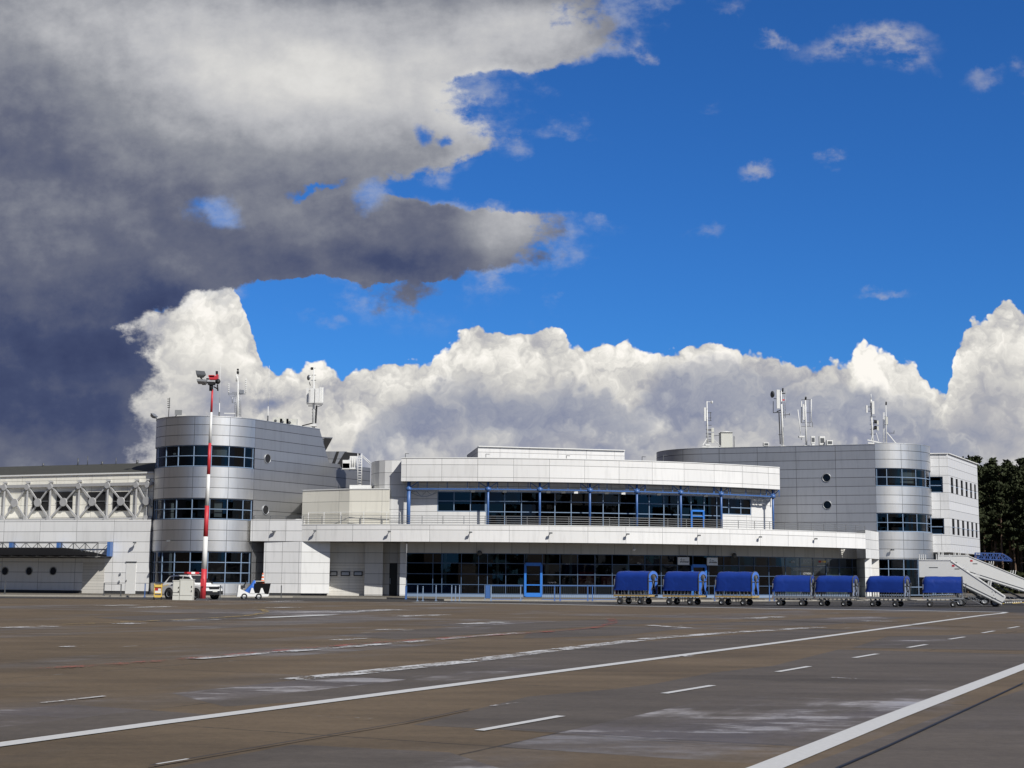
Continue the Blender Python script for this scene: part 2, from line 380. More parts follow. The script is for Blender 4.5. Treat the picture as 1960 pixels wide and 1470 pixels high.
def glassmat(name, tint=(0.30, 0.34, 0.36), refl=(0.9, 0.92, 1.0), wav=0.002, ior=1.42):
    m = bpy.data.materials.new(name); m.use_nodes = True; nt = m.node_tree; S.nt = nt; nt.nodes.clear()
    out = nt.nodes.new('ShaderNodeOutputMaterial'); mx = nt.nodes.new('ShaderNodeMixShader'); fr = nt.nodes.new('ShaderNodeFresnel'); fr.inputs[0].default_value = ior
    t = nt.nodes.new('ShaderNodeBsdfTransparent'); t.inputs[0].default_value = tint + (1,)
    g = nt.nodes.new('ShaderNodeBsdfGlossy'); g.inputs[0].default_value = refl + (1,); g.inputs['Roughness'].default_value = 0.02
    bp = nt.nodes.new('ShaderNodeBump'); bp.inputs['Distance'].default_value = wav; bp.inputs['Strength'].default_value = 1.0
    tc = nt.nodes.new('ShaderNodeTexCoord'); n = noise(tc.outputs['Object'], 1.1, 2, 0.4, dim='3D'); nt.links.new(n.k, bp.inputs['Height'])
    uvn = nt.nodes.new('ShaderNodeUVMap'); sp = nt.nodes.new('ShaderNodeSeparateXYZ'); nt.links.new(uvn.outputs[0], sp.inputs[0])
    wnz = nt.nodes.new('ShaderNodeTexWhiteNoise'); wnz.noise_dimensions = '2D'; nt.links.new(comb(S.m('FLOOR', S(sp.outputs[0]) / 1.33), S.m('FLOOR', S(sp.outputs[1]) / 0.9)), wnz.inputs['Vector'])
    vm = nt.nodes.new('ShaderNodeVectorMath'); vm.operation = 'SUBTRACT'; nt.links.new(wnz.outputs['Color'], vm.inputs[0]); vm.inputs[1].default_value = (.5, .5, .5)
    vs_ = nt.nodes.new('ShaderNodeVectorMath'); vs_.operation = 'SCALE'; nt.links.new(vm.outputs[0], vs_.inputs[0]); vs_.inputs['Scale'].default_value = 0.05
    va = nt.nodes.new('ShaderNodeVectorMath'); va.operation = 'ADD'; nt.links.new(bp.outputs[0], va.inputs[0]); nt.links.new(vs_.outputs[0], va.inputs[1])
    vn = nt.nodes.new('ShaderNodeVectorMath'); vn.operation = 'NORMALIZE'; nt.links.new(va.outputs[0], vn.inputs[0])
    nt.links.new(vn.outputs[0], g.inputs['Normal'])
    nt.links.new(fr.outputs[0], mx.inputs[0]); nt.links.new(t.outputs[0], mx.inputs[1]); nt.links.new(g.outputs[0], mx.inputs[2]); nt.links.new(mx.outputs[0], out.inputs[0])
    return m
PV = 0.806
M = {}
M['white_panel'] = panel('white_panel', (0.66, 0.66, 0.65), 0.5, 0, 2.9, PV, 0.3, 0.12)
M['white_fascia'] = panel('white_fascia', (0.70, 0.695, 0.68), 0.5, 0, 2.75, 0.95, 0.4, 0.62, w=0.018)
M['white_balcony'] = panel('white_balcony', (0.70, 0.695, 0.68), 0.5, 0, 3.0, 50, 1.2, 5.12, w=0.018)
M['cream_panel'] = panel('cream_panel', (0.72, 0.695, 0.61), 0.5, 0, 3.6, 0.98, 0.0, 0.5, w=0.016)
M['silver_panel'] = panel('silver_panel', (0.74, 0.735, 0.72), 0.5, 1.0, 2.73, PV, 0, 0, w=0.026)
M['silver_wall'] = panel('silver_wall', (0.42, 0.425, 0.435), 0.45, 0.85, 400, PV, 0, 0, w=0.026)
M['silver_wall_east'] = panel('silver_wall_east', (0.46, 0.465, 0.475), 0.45, 0.85, 3.6, 0.805, 0, 0, w=0.026)
M['grey_soffit'] = panel('grey_soffit', (0.52, 0.51, 0.48), 0.6, 0, 1.35, 30, 0, 3, w=0.02)
M['shutter'] = panel('shutter', (0.62, 0.60, 0.55), 0.6, 0, 400, 0.22, 0, 0, w=0.010, jw=0.5)
M['glass'] = glassmat('glass')
M['glass_clear'] = glassmat('glass_clear', (0.42, 0.45, 0.46))
M['blue_steel'] = plain('blue_steel', (0.05, 0.125, 0.33), 0.4)
M['blue_frame'] = plain('blue_frame', (0.20, 0.28, 0.40), 0.35)
M['pale_frame'] = plain('pale_frame', (0.20, 0.27, 0.38), 0.4)
M['bright_blue'] = plain('bright_blue', (0.03, 0.18, 0.60), 0.4)
M['dark_interior'] = plain('dark_interior', (0.03, 0.03, 0.033), 0.9, var=0.4, scale=0.8)
M['interior_floor'] = plain('interior_floor', (0.10, 0.10, 0.10), 0.6)
M['blind'] = plain('blind', (0.42, 0.43, 0.42), 0.8)
M['tan'] = plain('tan', (0.50, 0.33, 0.18), 0.7)
M['red_inside'] = plain('red_inside', (0.38, 0.02, 0.02), 0.7)
M['pale_inside'] = plain('pale_inside', (0.55, 0.60, 0.52), 0.7)
M['roof_dark'] = plain('roof_dark', (0.045, 0.045, 0.038), 0.9, var=0.3, scale=2)
M['roof_grey'] = plain('roof_grey', (0.25, 0.25, 0.24), 0.9)
M['galv'] = plain('galv', (0.36, 0.37, 0.38), 0.45, 0.6)
M['steel_grey'] = plain('steel_grey', (0.10, 0.105, 0.11), 0.5, 0.3)
M['truss_grey'] = plain('truss_grey', (0.38, 0.38, 0.38), 0.5)
M['rail_grey'] = plain('rail_grey', (0.20, 0.205, 0.21), 0.45, 0.4)
M['black_matte'] = plain('black_matte', (0.010, 0.010, 0.011), 0.95, spec=0.05)
M['ground_frame'] = plain('ground_frame', (0.07, 0.115, 0.20), 0.35)  # blue frame with the shade under the balcony put into its colour
M['dark_blue'] = plain('dark_blue', (0.02, 0.06, 0.22), 0.5)
M['black'] = plain('black', (0.012, 0.012, 0.013), 0.6)
M['rubber'] = plain('rubber', (0.018, 0.018, 0.019), 0.85)
M['white_paint'] = plain('white_paint', (0.72, 0.72, 0.70), 0.4, var=0.05, coat=0.2)
M['mast_white'] = plain('mast_white', (0.68, 0.68, 0.66), 0.5, var=0.15)
M['red_paint'] = plain('red_paint', (0.50, 0.035, 0.045), 0.5, var=0.2, scale=3)
M['cabinet'] = plain('cabinet', (0.55, 0.55, 0.50), 0.6, var=0.06)
M['yellow'] = plain('yellow', (0.66, 0.46, 0.10), 0.5)
M['orange'] = plain('orange', (0.80, 0.16, 0.05), 0.6)
M['plinth'] = plain('plinth', (0.045, 0.047, 0.05), 0.8)
def tarp_mat(name, col, rough=0.42):
    m, nt, b = newmat(name); setp(b, rough=rough, spec=0.4)
    tc = nt.nodes.new('ShaderNodeTexCoord'); n = noise(tc.outputs['Object'], 2.2, 5, 0.55, 0.6, dim='3D'); n2 = noise(tc.outputs['Object'], 0.9, 3, 0.5, dim='3D')
    nt.links.new(mixc(n, tuple(c * 0.8 for c in col) + (1,), tuple(min(1, c * 1.2) for c in col) + (1,)), b.inputs['Base Color'])
    bp = nt.nodes.new('ShaderNodeBump'); bp.inputs['Distance'].default_value = 0.04; bp.inputs['Strength'].default_value = 0.75
    nt.links.new((n + n2).k, bp.inputs['Height']); nt.links.new(bp.outputs[0], b.inputs['Normal']); return m
M['tarp'] = tarp_mat('tarp', (0.008, 0.035, 0.23)); M['tarp_end'] = tarp_mat('tarp_end', (0.05, 0.16, 0.55), 0.3)
M['plastic_sheet'] = tarp_mat('plastic_sheet', (0.22, 0.26, 0.36), 0.25)

# ground -------------------------------------------------------------
LINE_A = math.atan2(31.1, 61.7)      # heading of the painted lines, measured from +Y
def ground_mat(name, c1, c2, c3, seams=True, streak=1.0):
    m, nt, b = newmat(name); setp(b, spec=0.35)
    geo = nt.nodes.new('ShaderNodeNewGeometry'); sp = nt.nodes.new('ShaderNodeSeparateXYZ'); nt.links.new(geo.outputs['Position'], sp.inputs[0])
    x, y = S(sp.outputs[0]), S(sp.outputs[1])
    ca, sa = math.cos(LINE_A), math.sin(LINE_A)
    a = x * ca - y * sa; l = x * sa + y * ca             # across / along the lines
    p = comb(x, y)
    big = noise(p, 0.045, 5, 0.6); mott = noise(comb(x * 0.16, y * 0.5), 1.0, 9, 0.72); med = noise(comb(a * 0.5, l * 0.16), 0.55, 6, 0.6); fine = noise(p, 9.0, 6, 0.7); grit = noise(p, 60.0, 3, 0.7)
    A, Lg = 5.6, 7.6
    ia = (a + 1.2) / A; il = (l + 2.0) / Lg
    cell = nt.nodes.new('ShaderNodeTexWhiteNoise'); cell.noise_dimensions = '2D'; nt.links.new(comb(S.m('FLOOR', ia), S.m('FLOOR', il)), cell.inputs['Vector'])
    cv = S(cell.outputs['Value'])
    t = sstep(cv * 0.28 + med * 0.8 + big * 0.35, 0.68, 1.0)
    col = mixc(t, c1, c2)
    t = sstep(t + (mott - 0.5) * 0.8, 0.1, 0.9)
    st = sstep(noise(comb(x * 0.35, y * 1.0), 0.8, 9, 0.72), 0.47, 0.68) * t * streak
    stc = S.m('MINIMUM', st, 1.0); col = mixc(stc * 0.75, col, c3)
    g = (fine * 0.6 + 0.70) * (grit * 0.7 + 0.65) * (mott * 1.5 + 0.25)
    mu = nt.nodes.new('ShaderNodeVectorMath'); mu.operation = 'SCALE'; nt.links.new(col, mu.inputs[0]); nt.links.new(g.k, mu.inputs['Scale'])
    col = mu.outputs[0]
    if seams:
        wob = (fine - 0.5) * 0.05
        fa = S.m('FRACT', ia); fl = S.m('FRACT', il)
        da = S.m('MINIMUM', fa, 1.0 - fa) * A + wob; dl = S.m('MINIMUM', fl, 1.0 - fl) * Lg + wob
        s = 1.0 - sstep(S.m('MINIMUM', da, dl), 0.008, 0.035)
        gap = sstep(noise(p, 0.35, 3, 0.5), 0.35, 0.55)
        col = mixc(s * gap * 0.8, col, (0.02, 0.018, 0.015, 1))
        s2 = (1.0 - sstep(da, 0.02, 0.09)) * sstep(noise(comb(a * 0.2, l), 0.5, 5, 0.7), 0.6, 0.7)
        col = mixc(s2 * 0.7, col, (0.34, 0.34, 0.33, 1))
    nt.links.new(col, b.inputs['Base Color'])
    rg = 0.88 - t * 0.22 - st * 0.1; nt.links.new(rg.k, b.inputs['Roughness'])
    bp = nt.nodes.new('ShaderNodeBump'); bp.inputs['Distance'].default_value = 0.004; bp.inputs['Strength'].default_value = 0.5
    nt.links.new((grit + fine).k, bp.inputs['Height']); nt.links.new(bp.outputs[0], b.inputs['Normal'])
    return m
M['apron'] = ground_mat('apron', (0.107, 0.078, 0.048, 1), (0.104, 0.089, 0.076, 1), (0.20, 0.19, 0.19, 1))
M['patch'] = ground_mat('patch', (0.082, 0.069, 0.058, 1), (0.104, 0.091, 0.088, 1), (0.34, 0.325, 0.325, 1), seams=False, streak=2.6)
M['service'] = ground_mat('service', (0.040, 0.036, 0.033, 1), (0.052, 0.050, 0.050, 1), (0.09, 0.09, 0.09, 1), seams=False)
M['pavement'] = ground_mat('pavement', (0.13, 0.115, 0.092, 1), (0.16, 0.145, 0.12, 1), (0.2, 0.19, 0.17, 1), seams=False)
M['kerb'] = plain('kerb', (0.30, 0.28, 0.24), 0.9, var=0.3)
M['grass'] = plain('grass', (0.05, 0.06, 0.022), 0.95, var=0.5)
def paint_mat(name, col, wear):
    m = bpy.data.materials.new(name); m.use_nodes = True; nt = m.node_tree; S.nt = nt; b = nt.nodes['Principled BSDF']; setp(b, rough=0.75)
    geo = nt.nodes.new('ShaderNodeNewGeometry'); n = noise(geo.outputs['Position'], 1.3, 8, 0.7, dim='3D'); n2 = noise(geo.outputs['Position'], 14, 6, 0.7, dim='3D')
    f = sstep(n * 0.6 + n2 * 0.4, wear, wear + 0.1)
    tn = n2 * 0.35 + 0.82; mu = nt.nodes.new('ShaderNodeVectorMath'); mu.operation = 'SCALE'; mu.inputs[0].default_value = col[:3]; nt.links.new(tn.k, mu.inputs['Scale'])
    nt.links.new(mu.outputs[0], b.inputs['Base Color']); nt.links.new(f.k, b.inputs['Alpha'])
    return m
M['line_white'] = paint_mat('line_white', (0.50, 0.50, 0.49), 0.22)
M['line_worn'] = paint_mat('line_worn', (0.52, 0.52, 0.52), 0.455)
M['line_faint'] = paint_mat('line_faint', (0.36, 0.35, 0.34), 0.54)
M['line_yellow'] = paint_mat('line_yellow', (0.36, 0.26, 0.10), 0.46)
M['line_red'] = paint_mat('line_red', (0.30, 0.075, 0.055), 0.49)

# ------------------------------------------------------------------ ground
def sheet(name, pts, z, mat, label=None):
    mb = MB(); mb.poly([(p[0], p[1]) for p in pts], z); o = mb.build(name, mat); tag(o, kind='structure'); return o
gm = MB()
gm.poly([(-1500, -60), (1500, -60), (1500, 3000), (-1500, 3000)], -0.004)
tag(gm.build('apron', M['apron']), kind='structure')
LZ = [0.006]
def line(name, pxs, w, mat, z=None, taper=None):
    LZ[0] += 0.0004; z = LZ[0]
    g = [G(*p) for p in pxs]; mb = MB(); L = []; Rr = []
    for i, p in enumerate(g):
        d = (g[min(i + 1, len(g) - 1)] - g[max(i - 1, 0)]).normalized(); n = V(-d.y, d.x, 0) * (w / 2)
        L.append(p + n); Rr.append(p - n)
    for i in range(len(g) - 1): mb.face([V(Rr[i].x, Rr[i].y, z), V(Rr[i + 1].x, Rr[i + 1].y, z), V(L[i + 1].x, L[i + 1].y, z), V(L[i].x, L[i].y, z)])
    return tag(mb.build(name, mat), kind='structure')
# dark service lane and pavement in front of the terminal
KERB = [(-400, 1138), (0, 1141.5), (240, 1143), (560, 1144), (740, 1146.5), (850, 1150), (1220, 1152), (1500, 1151), (1800, 1149), (2150, 1149)]
kp = [G(*p) for p in KERB]
far = [(75, 200), (-75, 200)]
EDGE = [(-400, 1142), (0, 1145), (400, 1148.5), (790, 1152.5), (980, 1155.5), (1180, 1159.5), (1460, 1164.5), (1700, 1168), (1925, 1172), (2150, 1176)]
sheet('service_lane', [G(*p) for p in EDGE] + [V(p.x, p.y + 2, 0) for p in kp][::-1], 0.002, M['service'])
mb = MB(); kk = [(p.x, p.y) for p in kp]; ks = [(p.x, p.y + 0.15) for p in kp]
mb.wall(kk, -0.05, 0.12, False); mb.ring(kk, ks, 0.12, True); tag(mb.build('kerb', M['kerb']), kind='structure')
sheet('pavement', ks + far, 0.116, M['pavement'])
ed = EDGE[3:9]
line('painted_line', ed + [(1925, 1172)], 0.75, M['line_white'])
line('painted_line', [(-60, 1434), (300, 1385), (940, 1302), (1500, 1229), (1880, 1178), (1918, 1174), (1926, 1172)], 0.28, M['line_white'])
line('painted_line', [(1330, 1520), (1467, 1470), (1700, 1376), (1960, 1276), (2100, 1222)], 0.29, M['line_white'])
for a, b in [((917, 1399), (1074, 1371)), ((1271, 1328), (1364, 1312.5)), ((1488, 1286.5), (1549, 1276)), ((1635, 1259.5), (1679, 1252)), ((1738, 1240), (1773, 1234)), ((1817, 1224), (1846, 1219.5)),
             ((1880, 1212), (1903, 1208)), ((1930, 1203), (1950, 1199.5)), ((420, 1487), (690, 1440))][:8]:
    line('lane_dash', [a, b], 0.13, M['line_white'])
line('worn_line', [(560, 1301.5), (700, 1287), (880, 1268), (1060, 1245), (1250, 1222), (1400, 1211), (1570, 1201)], 0.55, M['line_worn'])
for a_, b_, w_ in (((640, 1172), (760, 1167), 1.2), ((760, 1180), (850, 1177), .9), ((890, 1195), (960, 1191), .8), ((260, 1163), (330, 1161), 1.2), ((120, 1239), (150, 1237), .35), ((1270, 1260), (1320, 1256), .25), ((640, 1226), (700, 1222), .4), ((720, 1206), (770, 1205), .5), ((1430, 1184), (1490, 1181), .9), ((1240, 1197), (1320, 1203), .5), ((330, 1188), (420, 1186), .5), ((80, 1347), (200, 1334), .08), ((1590, 1298), (1650, 1301), .08), ((940, 1353), (990, 1347), .07)):
    line('worn_line', [a_, b_], w_, M['line_worn'])
line('worn_line', [(370, 1262), (560, 1247), (742, 1233), (900, 1219), (1000, 1212)], 0.45, M['line_worn'])
line('worn_line', [(0, 1202), (50, 1201), (100, 1199)], 0.9, M['line_worn']); line('worn_line', [(500, 1183), (560, 1180.5), (630, 1177.5)], 0.8, M['line_white'])
line('worn_line', [(230, 1195), (268, 1193)], 0.8, M['line_worn']); line('worn_line', [(195, 1160), (255, 1158.5)], 1.2, M['line_worn']); line('worn_line', [(515, 1164), (570, 1163)], 1.0, M['line_worn'])
line('worn_line', [(370, 1189), (440, 1186), (500, 1184)], 0.7, M['line_faint']); line('worn_line', [(520, 1152), (570, 1150.5)], 1.0, M['line_worn'])
line('worn_line', [(1650, 1189.5), (1710, 1189.5)], 0.8, M['line_worn']); line('worn_line', [(1610, 1194), (1660, 1190)], 0.2, M['line_faint']); line('worn_line', [(900, 1192.5), (960, 1191)], 0.25, M['line_faint'])
line('yellow_line', [(120, 1196), (250, 1191), (400, 1184), (470, 1179.5), (500, 1175), (509, 1171), (505, 1168), (490, 1166.5), (430, 1165.5), (250, 1165)], 0.3, M['line_yellow'])
line('red_line', [(60, 1283), (260, 1270), (480, 1251), (700, 1233), (860, 1222), (1050, 1210), (1140, 1202), (1172, 1194), (1174, 1189), (1168, 1184)], 0.35, M['line_red'])
line('dark_joint', [(1600, 1475), (1700, 1431), (1830, 1370), (1960, 1309)], 0.035, M['black']); line('dark_joint', [(1860, 1200), (1600, 1192), (1420, 1186)], 0.18, M['service'])
line('dark_joint', [(285, 1470), (520, 1429), (780, 1385), (900, 1360)], 0.03, M['black']); line('worn_line', [(300, 1467), (360, 1457)], 0.04, M['line_white'])
line('worn_line', [(545, 1370), (640, 1376), (745, 1380)], 0.05, M['line_faint']); line('dark_joint', [(980, 1398), (1300, 1420), (1500, 1430)], 0.02, M['black'])
for pts in [[(330, 1327), (560, 1302), (880, 1269), (1200, 1230), (1560, 1203), (1640, 1206), (1400, 1240), (950, 1299), (620, 1340), (430, 1352)],
            [(790, 1387), (1010, 1333), (1180, 1318), (1250, 1309), (1365, 1287), (1480, 1274), (1605, 1243), (1960, 1252), (2040, 1262), (1960, 1274), (1700, 1374), (1560, 1430), (1300, 1416), (980, 1397)],
            [(-60, 1364), (130, 1348), (415, 1368), (0, 1418), (-60, 1425)], [(1010, 1212), (1180, 1198), (1330, 1201), (1190, 1216), (1000, 1222)], [(640, 1216), (980, 1192), (1150, 1186), (1400, 1186), (1130, 1199), (760, 1224)], [(1290, 1196), (1640, 1180), (1760, 1181), (1560, 1198)], [(1630, 1240), (1700, 1218), (1960, 1212), (2040, 1216), (2040, 1246)], [(180, 1182), (520, 1168), (760, 1166), (600, 1180), (300, 1190)], [(300, 1475), (560, 1425), (860, 1440), (980, 1478)],
            [(1500, 1480), (1800, 1370), (1960, 1320), (2040, 1400), (2040, 1480)]]:
    PZ = globals().get('PZ', -0.0034) + 0.0004
    sheet('concrete_patch', [G(*p) for p in pts], PZ, M['patch'])

# ------------------------------------------------------------------ buildings
def arc(c, R, a0, a1, n): return [(c[0] + R * math.sin(a0 + (a1 - a0) * i / n), c[1] - R * math.cos(a0 + (a1 - a0) * i / n)) for i in range(n + 1)]
def ang_of(c, R, px, py=1000.0):
    u = U(px, py)                # near intersection of the vertical plane x = u y with the circle
    A = 1 + u * u; B = -2 * (c[0] * u + c[1]); Cc = c[0] ** 2 + c[1] ** 2 - R * R
    D = B * B - 4 * A * Cc
    y = (-B - math.sqrt(max(D, 0))) / (2 * A); x = u * y
    return math.atan2(x - c[0], c[1] - y)
def pt(c, R, a): return (c[0] + R * math.sin(a), c[1] - R * math.cos(a))
def window(parent, path, z0, z1, verts, horiz, name='window', fr='blue_frame', pane='glass', t=0.07, dp=0.06):
    """pane along a path with a frame of mullions; verts = list of (x, y) points, horiz = list of z"""
    mb = MB(); mb.wall(path, z0, z1, False); w = mb.build(name, M[pane], parent)
    fb = MB()
    for h in horiz:
        for i in range(len(path) - 1):
            p, q = path[i], path[i + 1]; d = V(q[0] - p[0], q[1] - p[1], 0).normalized(); n = V(d.y, -d.x, 0) * (dp / 2)
            fb.bar(V(*p, h) + n, V(*q, h) + n, dp, t)
    for p in verts:
        best = min(range(len(path) - 1), key=lambda i: math.dist(((path[i][0] + path[i + 1][0]) / 2, (path[i][1] + path[i + 1][1]) / 2), p))
        a, b = path[best], path[best + 1]; d = V(b[0] - a[0], b[1] - a[1], 0).normalized(); n = V(d.y, -d.x, 0) * (dp / 2 + 0.003)
        p = V(*p, 0) + n; s = d * (t / 2); o = n.normalized() * (dp / 2 + .004)
        A, B, Cc, D = p - s - o, p + s - o, p + s + o, p - s + o
        fb.hexa([D + V(0, 0, z0 + .01), Cc + V(0, 0, z0 + .01), B + V(0, 0, z0 + .01), A + V(0, 0, z0 + .01), D + V(0, 0, z1 - .01), Cc + V(0, 0, z1 - .01), B + V(0, 0, z1 - .01), A + V(0, 0, z1 - .01)])
    fb.build('frame', M[fr], w, fix=True)
    return w
def porthole(parent, c, n, r, pane='glass'):
    c, n = Vector(c), Vector(n).normalized(); mb = MB(); mb.lathe(c + n * 0.01, n, [(0.0, 0.001), (0.0, r * 0.86)], 24, False); w = mb.build('round_window', M[pane], parent, fix=False)
    d = MB(); d.lathe(c + n * 0.004, n, [(0.0, 0.001), (0.0, r * 0.9)], 24, False); d.build('reveal', M['black'], w)
    rb = MB(); rb.lathe(c + n * 0.004, n, [(0.0, r * 0.86), (0.05, r * 0.86), (0.05, r), (0.0, r)], 28); rb.build('rim', M['galv'], w)
    return w

# ===== west round tower with its long silver side wall =====
TC = (-23.9, 114.3); TR = 4.38
SD = V(0.495, 0.869, 0); SEAM = V(*pt(TC, TR, R_(60.3)), 0)
zz = {k: Z(376, k, 109.92) for k in (797, 801.5, 851.5, 872, 892.6, 953.6, 973.8, 993.6, 1055.5, 1076, 1096, 1116.5)}
wt_ = thing('round_tower', (TC[0], TC[1], 0.12), 'silver round-fronted tower at the left with three dark window bands and grey side wall', 'building', 'round corner towers of the terminal')
for k in ('silver_panel', 'silver_wall'): pass
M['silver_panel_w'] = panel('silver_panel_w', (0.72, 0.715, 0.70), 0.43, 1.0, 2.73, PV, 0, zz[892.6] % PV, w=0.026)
M['silver_wall_w'] = panel('silver_wall_w', (0.43, 0.433, 0.44), 0.45, 0.85, 400, PV, 0, zz[892.6] % PV, w=0.026)  # same metal as the tower; duller light on the flat side put into base
A0, A1 = R_(-150), R_(60.3); NA = 60
# u = 0 at A0 ; vertical joints wanted at -6.3 deg + k * 35.7
ju = TR * (R_(-6.3) - A0); step = TR * R_(35.7)
mm = M['silver_panel_w'].node_tree
M['silver_panel_w'] = panel('silver_panel_w', (0.72, 0.715, 0.70), 0.43, 1.0, step, PV, ju % step, zz[892.6] % PV, w=0.026)
bands = [(zz[851.5], zz[797]), (zz[953.6], zz[892.6]), (zz[1055.5], zz[993.6]), (0.12, zz[1116.5])]
mb = MB(); back = [(-28.5, 124), (-28.5, 118)]
for z0, z1 in bands:
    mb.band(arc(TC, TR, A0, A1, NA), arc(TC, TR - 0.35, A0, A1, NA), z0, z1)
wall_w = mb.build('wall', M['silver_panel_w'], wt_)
t612 = 1.12; q612 = None
def side_at(px, py=900):
    u = U(px, py); # point on line SEAM + t SD with x = u y
    t = (u * SEAM.y - SEAM.x) / (SD.x - u * SD.y); return SEAM + SD * t
s612, s630, s707 = side_at(612, 822), side_at(630, 888), side_at(709, 897)
ztop_w = zz[797]; z11 = 11.02
mb = MB()
def uvq(pts): return [((V(p[0], p[1], 0) - SEAM).length, p[2]) for p in pts]
q = [(SEAM.x, SEAM.y, 0.12), (s612.x, s612.y, 0.12), (s612.x, s612.y, ztop_w), (SEAM.x, SEAM.y, ztop_w)]; mb.face(q, uvq(q))
q = [(s612.x, s612.y, 0.12), (s707.x, s707.y, 0.12), (s707.x, s707.y, z11), (s630.x, s630.y, z11), (s612.x, s612.y, ztop_w)]; mb.face(q, uvq(q))
pn = V(0.869, -0.495, 0)
b1 = s612 - pn * 12; b2 = SEAM - pn * 4.0
mb.face([(s612.x, s612.y, ztop_w), (s630.x, s630.y, z11), (s630.x - pn.x * 12, s630.y - pn.y * 12, z11), (b1.x, b1.y, ztop_w)])
b3 = s707 - pn * 14
mb.face([(s707.x, s707.y, 0.12), (b3.x, b3.y, 0.12), (b3.x, b3.y, z11), (s707.x, s707.y, z11)])
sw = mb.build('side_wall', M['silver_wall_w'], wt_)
mb = MB(); mb.poly(arc(TC, TR - 0.3, A0, A1, NA) + [(s612.x - .2, s612.y), (b1.x, b1.y)], ztop_w - 0.12); mb.poly([(s630.x - .1, s630.y), (s707.x - .1, s707.y), (b3.x, b3.y), (b1.x, b1.y)], z11 - 0.05)
mb.build('roof', M['roof_grey'], wt_)
cop = MB(); cp = arc(TC, TR + 0.03, R_(-100), A1, 50) + [(s612.x + pn.x * .03, s612.y + pn.y * .03)]
ci = arc(TC, TR - 0.2, R_(-100), A1, 50) + [(s612.x - pn.x * .2, s612.y - pn.y * .2)]
cop.band(cp, ci, ztop_w, ztop_w + 0.06); cop.build('coping', M['silver_panel'], wt_)
am = [R_(a) for a in (-95.3, -77.5, -59.7, -41.9, -24.1, -6.3, 11.6, 29.5, 47.4, 59.2)]
for z0, z1, hs in [(zz[892.6], zz[851.5], [zz[872]]), (zz[993.6], zz[953.6], [zz[973.8]]), (zz[1116.5], zz[1055.5], [zz[1096], zz[1076]])]:
    window(wt_, arc(TC, TR - 0.14, A0, A1, NA), z0, z1, [pt(TC, TR - 0.14, a) for a in am], [z0 + .04] + hs + [z1 - .04], t=0.055)
mb = MB(); mb.wall(arc(TC, TR - 1.6, A0, A1, 30), 0.12, ztop_w - .2); mb.wall([pt(TC, TR - .3, R_(60.3)), pt(TC, .3, R_(60.3))], 0.12, ztop_w - .2, False, flip=False)
for z in (0.2, 4.6, 8.9, 12.6): mb.poly(arc(TC, TR - 0.2, A0, A1, 30), z, True); mb.poly(arc(TC, TR - 0.2, A0, A1, 30), z - 0.3, False)
mb.build('interior', M['dark_interior'], wt_)
def blind(parent, c, R, a0, a1, z0, z1):
    mb = MB(); mb.wall(arc(c, R, a0, a1, 6), z0, z1); mb.build('blind', M['blind'], parent)
for k, (a0, a1) in enumerate([(-41, -25), (-23.5, -7), (-5.5, 11), (12.5, 29), (30, 47), (48, 58)]):
    if k in (1, 2, 3): blind(wt_, TC, TR - 0.35, R_(a0), R_(a1), zz[872] + 0.05 * (k % 2), zz[851.5])
    if k in (2, 3): blind(wt_, TC, TR - 0.4, R_(a0 + 4), R_(a1 - 4), zz[993.6] + .2, zz[953.6])
for k, px in enumerate((512, 508)):
    s = side_at(px, (878, 976)[k]); porthole(wt_, V(s.x, s.y, P(px, (878, 976)[k], s.y).z), pn, 0.40, 'black')
# skylight boxes on the sloping step and the annex roof
def prism(name, mat, parent, pts, depth, label=None):
    """pts: polygon of world points; extruded backwards by the vector depth"""
    mb = MB(); n = len(pts); pts = [Vector(p) for p in pts]; d = Vector(depth)
    mb.face(pts); mb.face([p + d for p in pts][::-1])
    for i in range(n): mb.face([pts[i], pts[i] + d, pts[(i + 1) % n] + d, pts[(i + 1) % n]])
    return mb.build(name, mat, parent, fix=True)
YS = 121.5
def PP(px, py, Y=YS): return P(px, py, Y)
prism('roof_light', M['silver_wall_w'], wt_, [PP(614, 836), PP(637, 837), PP(623, 863), PP(618, 850)], (-1.2, 3, 0))
prism('roof_light', M['black'], wt_, [PP(621, 838, YS - .1), PP(636, 839, YS - .1), PP(624, 861, YS - .1), PP(619.5, 850, YS - .1)], (0, .08, 0))
prism('roof_light', M['silver_wall_w'], wt_, [PP(624, 864, 122), PP(664, 864, 122), PP(662, 893, 122), PP(630, 889, 122)], (-1.5, 4, 0))
for a in (640, 655): prism('roof_light', M['black'], wt_, [PP(a + 4, 864, 121.9), PP(a + 9, 864, 121.9), PP(a + 1, 888, 121.9), PP(a - 5, 888, 121.9)] if a == 640 else [PP(660, 865, 121.9), PP(690, 868, 121.9), PP(688, 872, 121.9), PP(672, 874, 121.9), PP(656, 892, 121.9), PP(645, 889, 121.9)], (0, .08, 0))
lad = MB()
for px in (684.5, 692): lad.tube(P(px, 930, 119.4), P(px + .5, 868, 119.4), 0.035)
for py in range(873, 930, 5): lad.tube(P(684.7, py, 119.4), P(692.2, py, 119.4), 0.03, n=6)
lad.tube(P(694, 872, 119.8), P(710, 886, 119.8), 0.035); lad.tube(P(694, 875, 119.8), P(709, 889, 119.8), 0.03)
lad.build('ladder', M['mast_white'], wt_)
mb = MB()
for px, py, w, h in ((668, 889, 1.0, .7), (676, 886, .5, 1.1), (663, 893, .6, .5)):
    p = P(px, py, 121); mb.box((p.x, p.y, p.z), (w, .7, h)); 
for px in (673, 677, 681, 687, 691): mb.tube(P(px, 893, 120.6), P(px + 2, 872 + (px % 5), 120.6), .03, n=6)
mb.build('roof_vent', M['mast_white'], wt_)

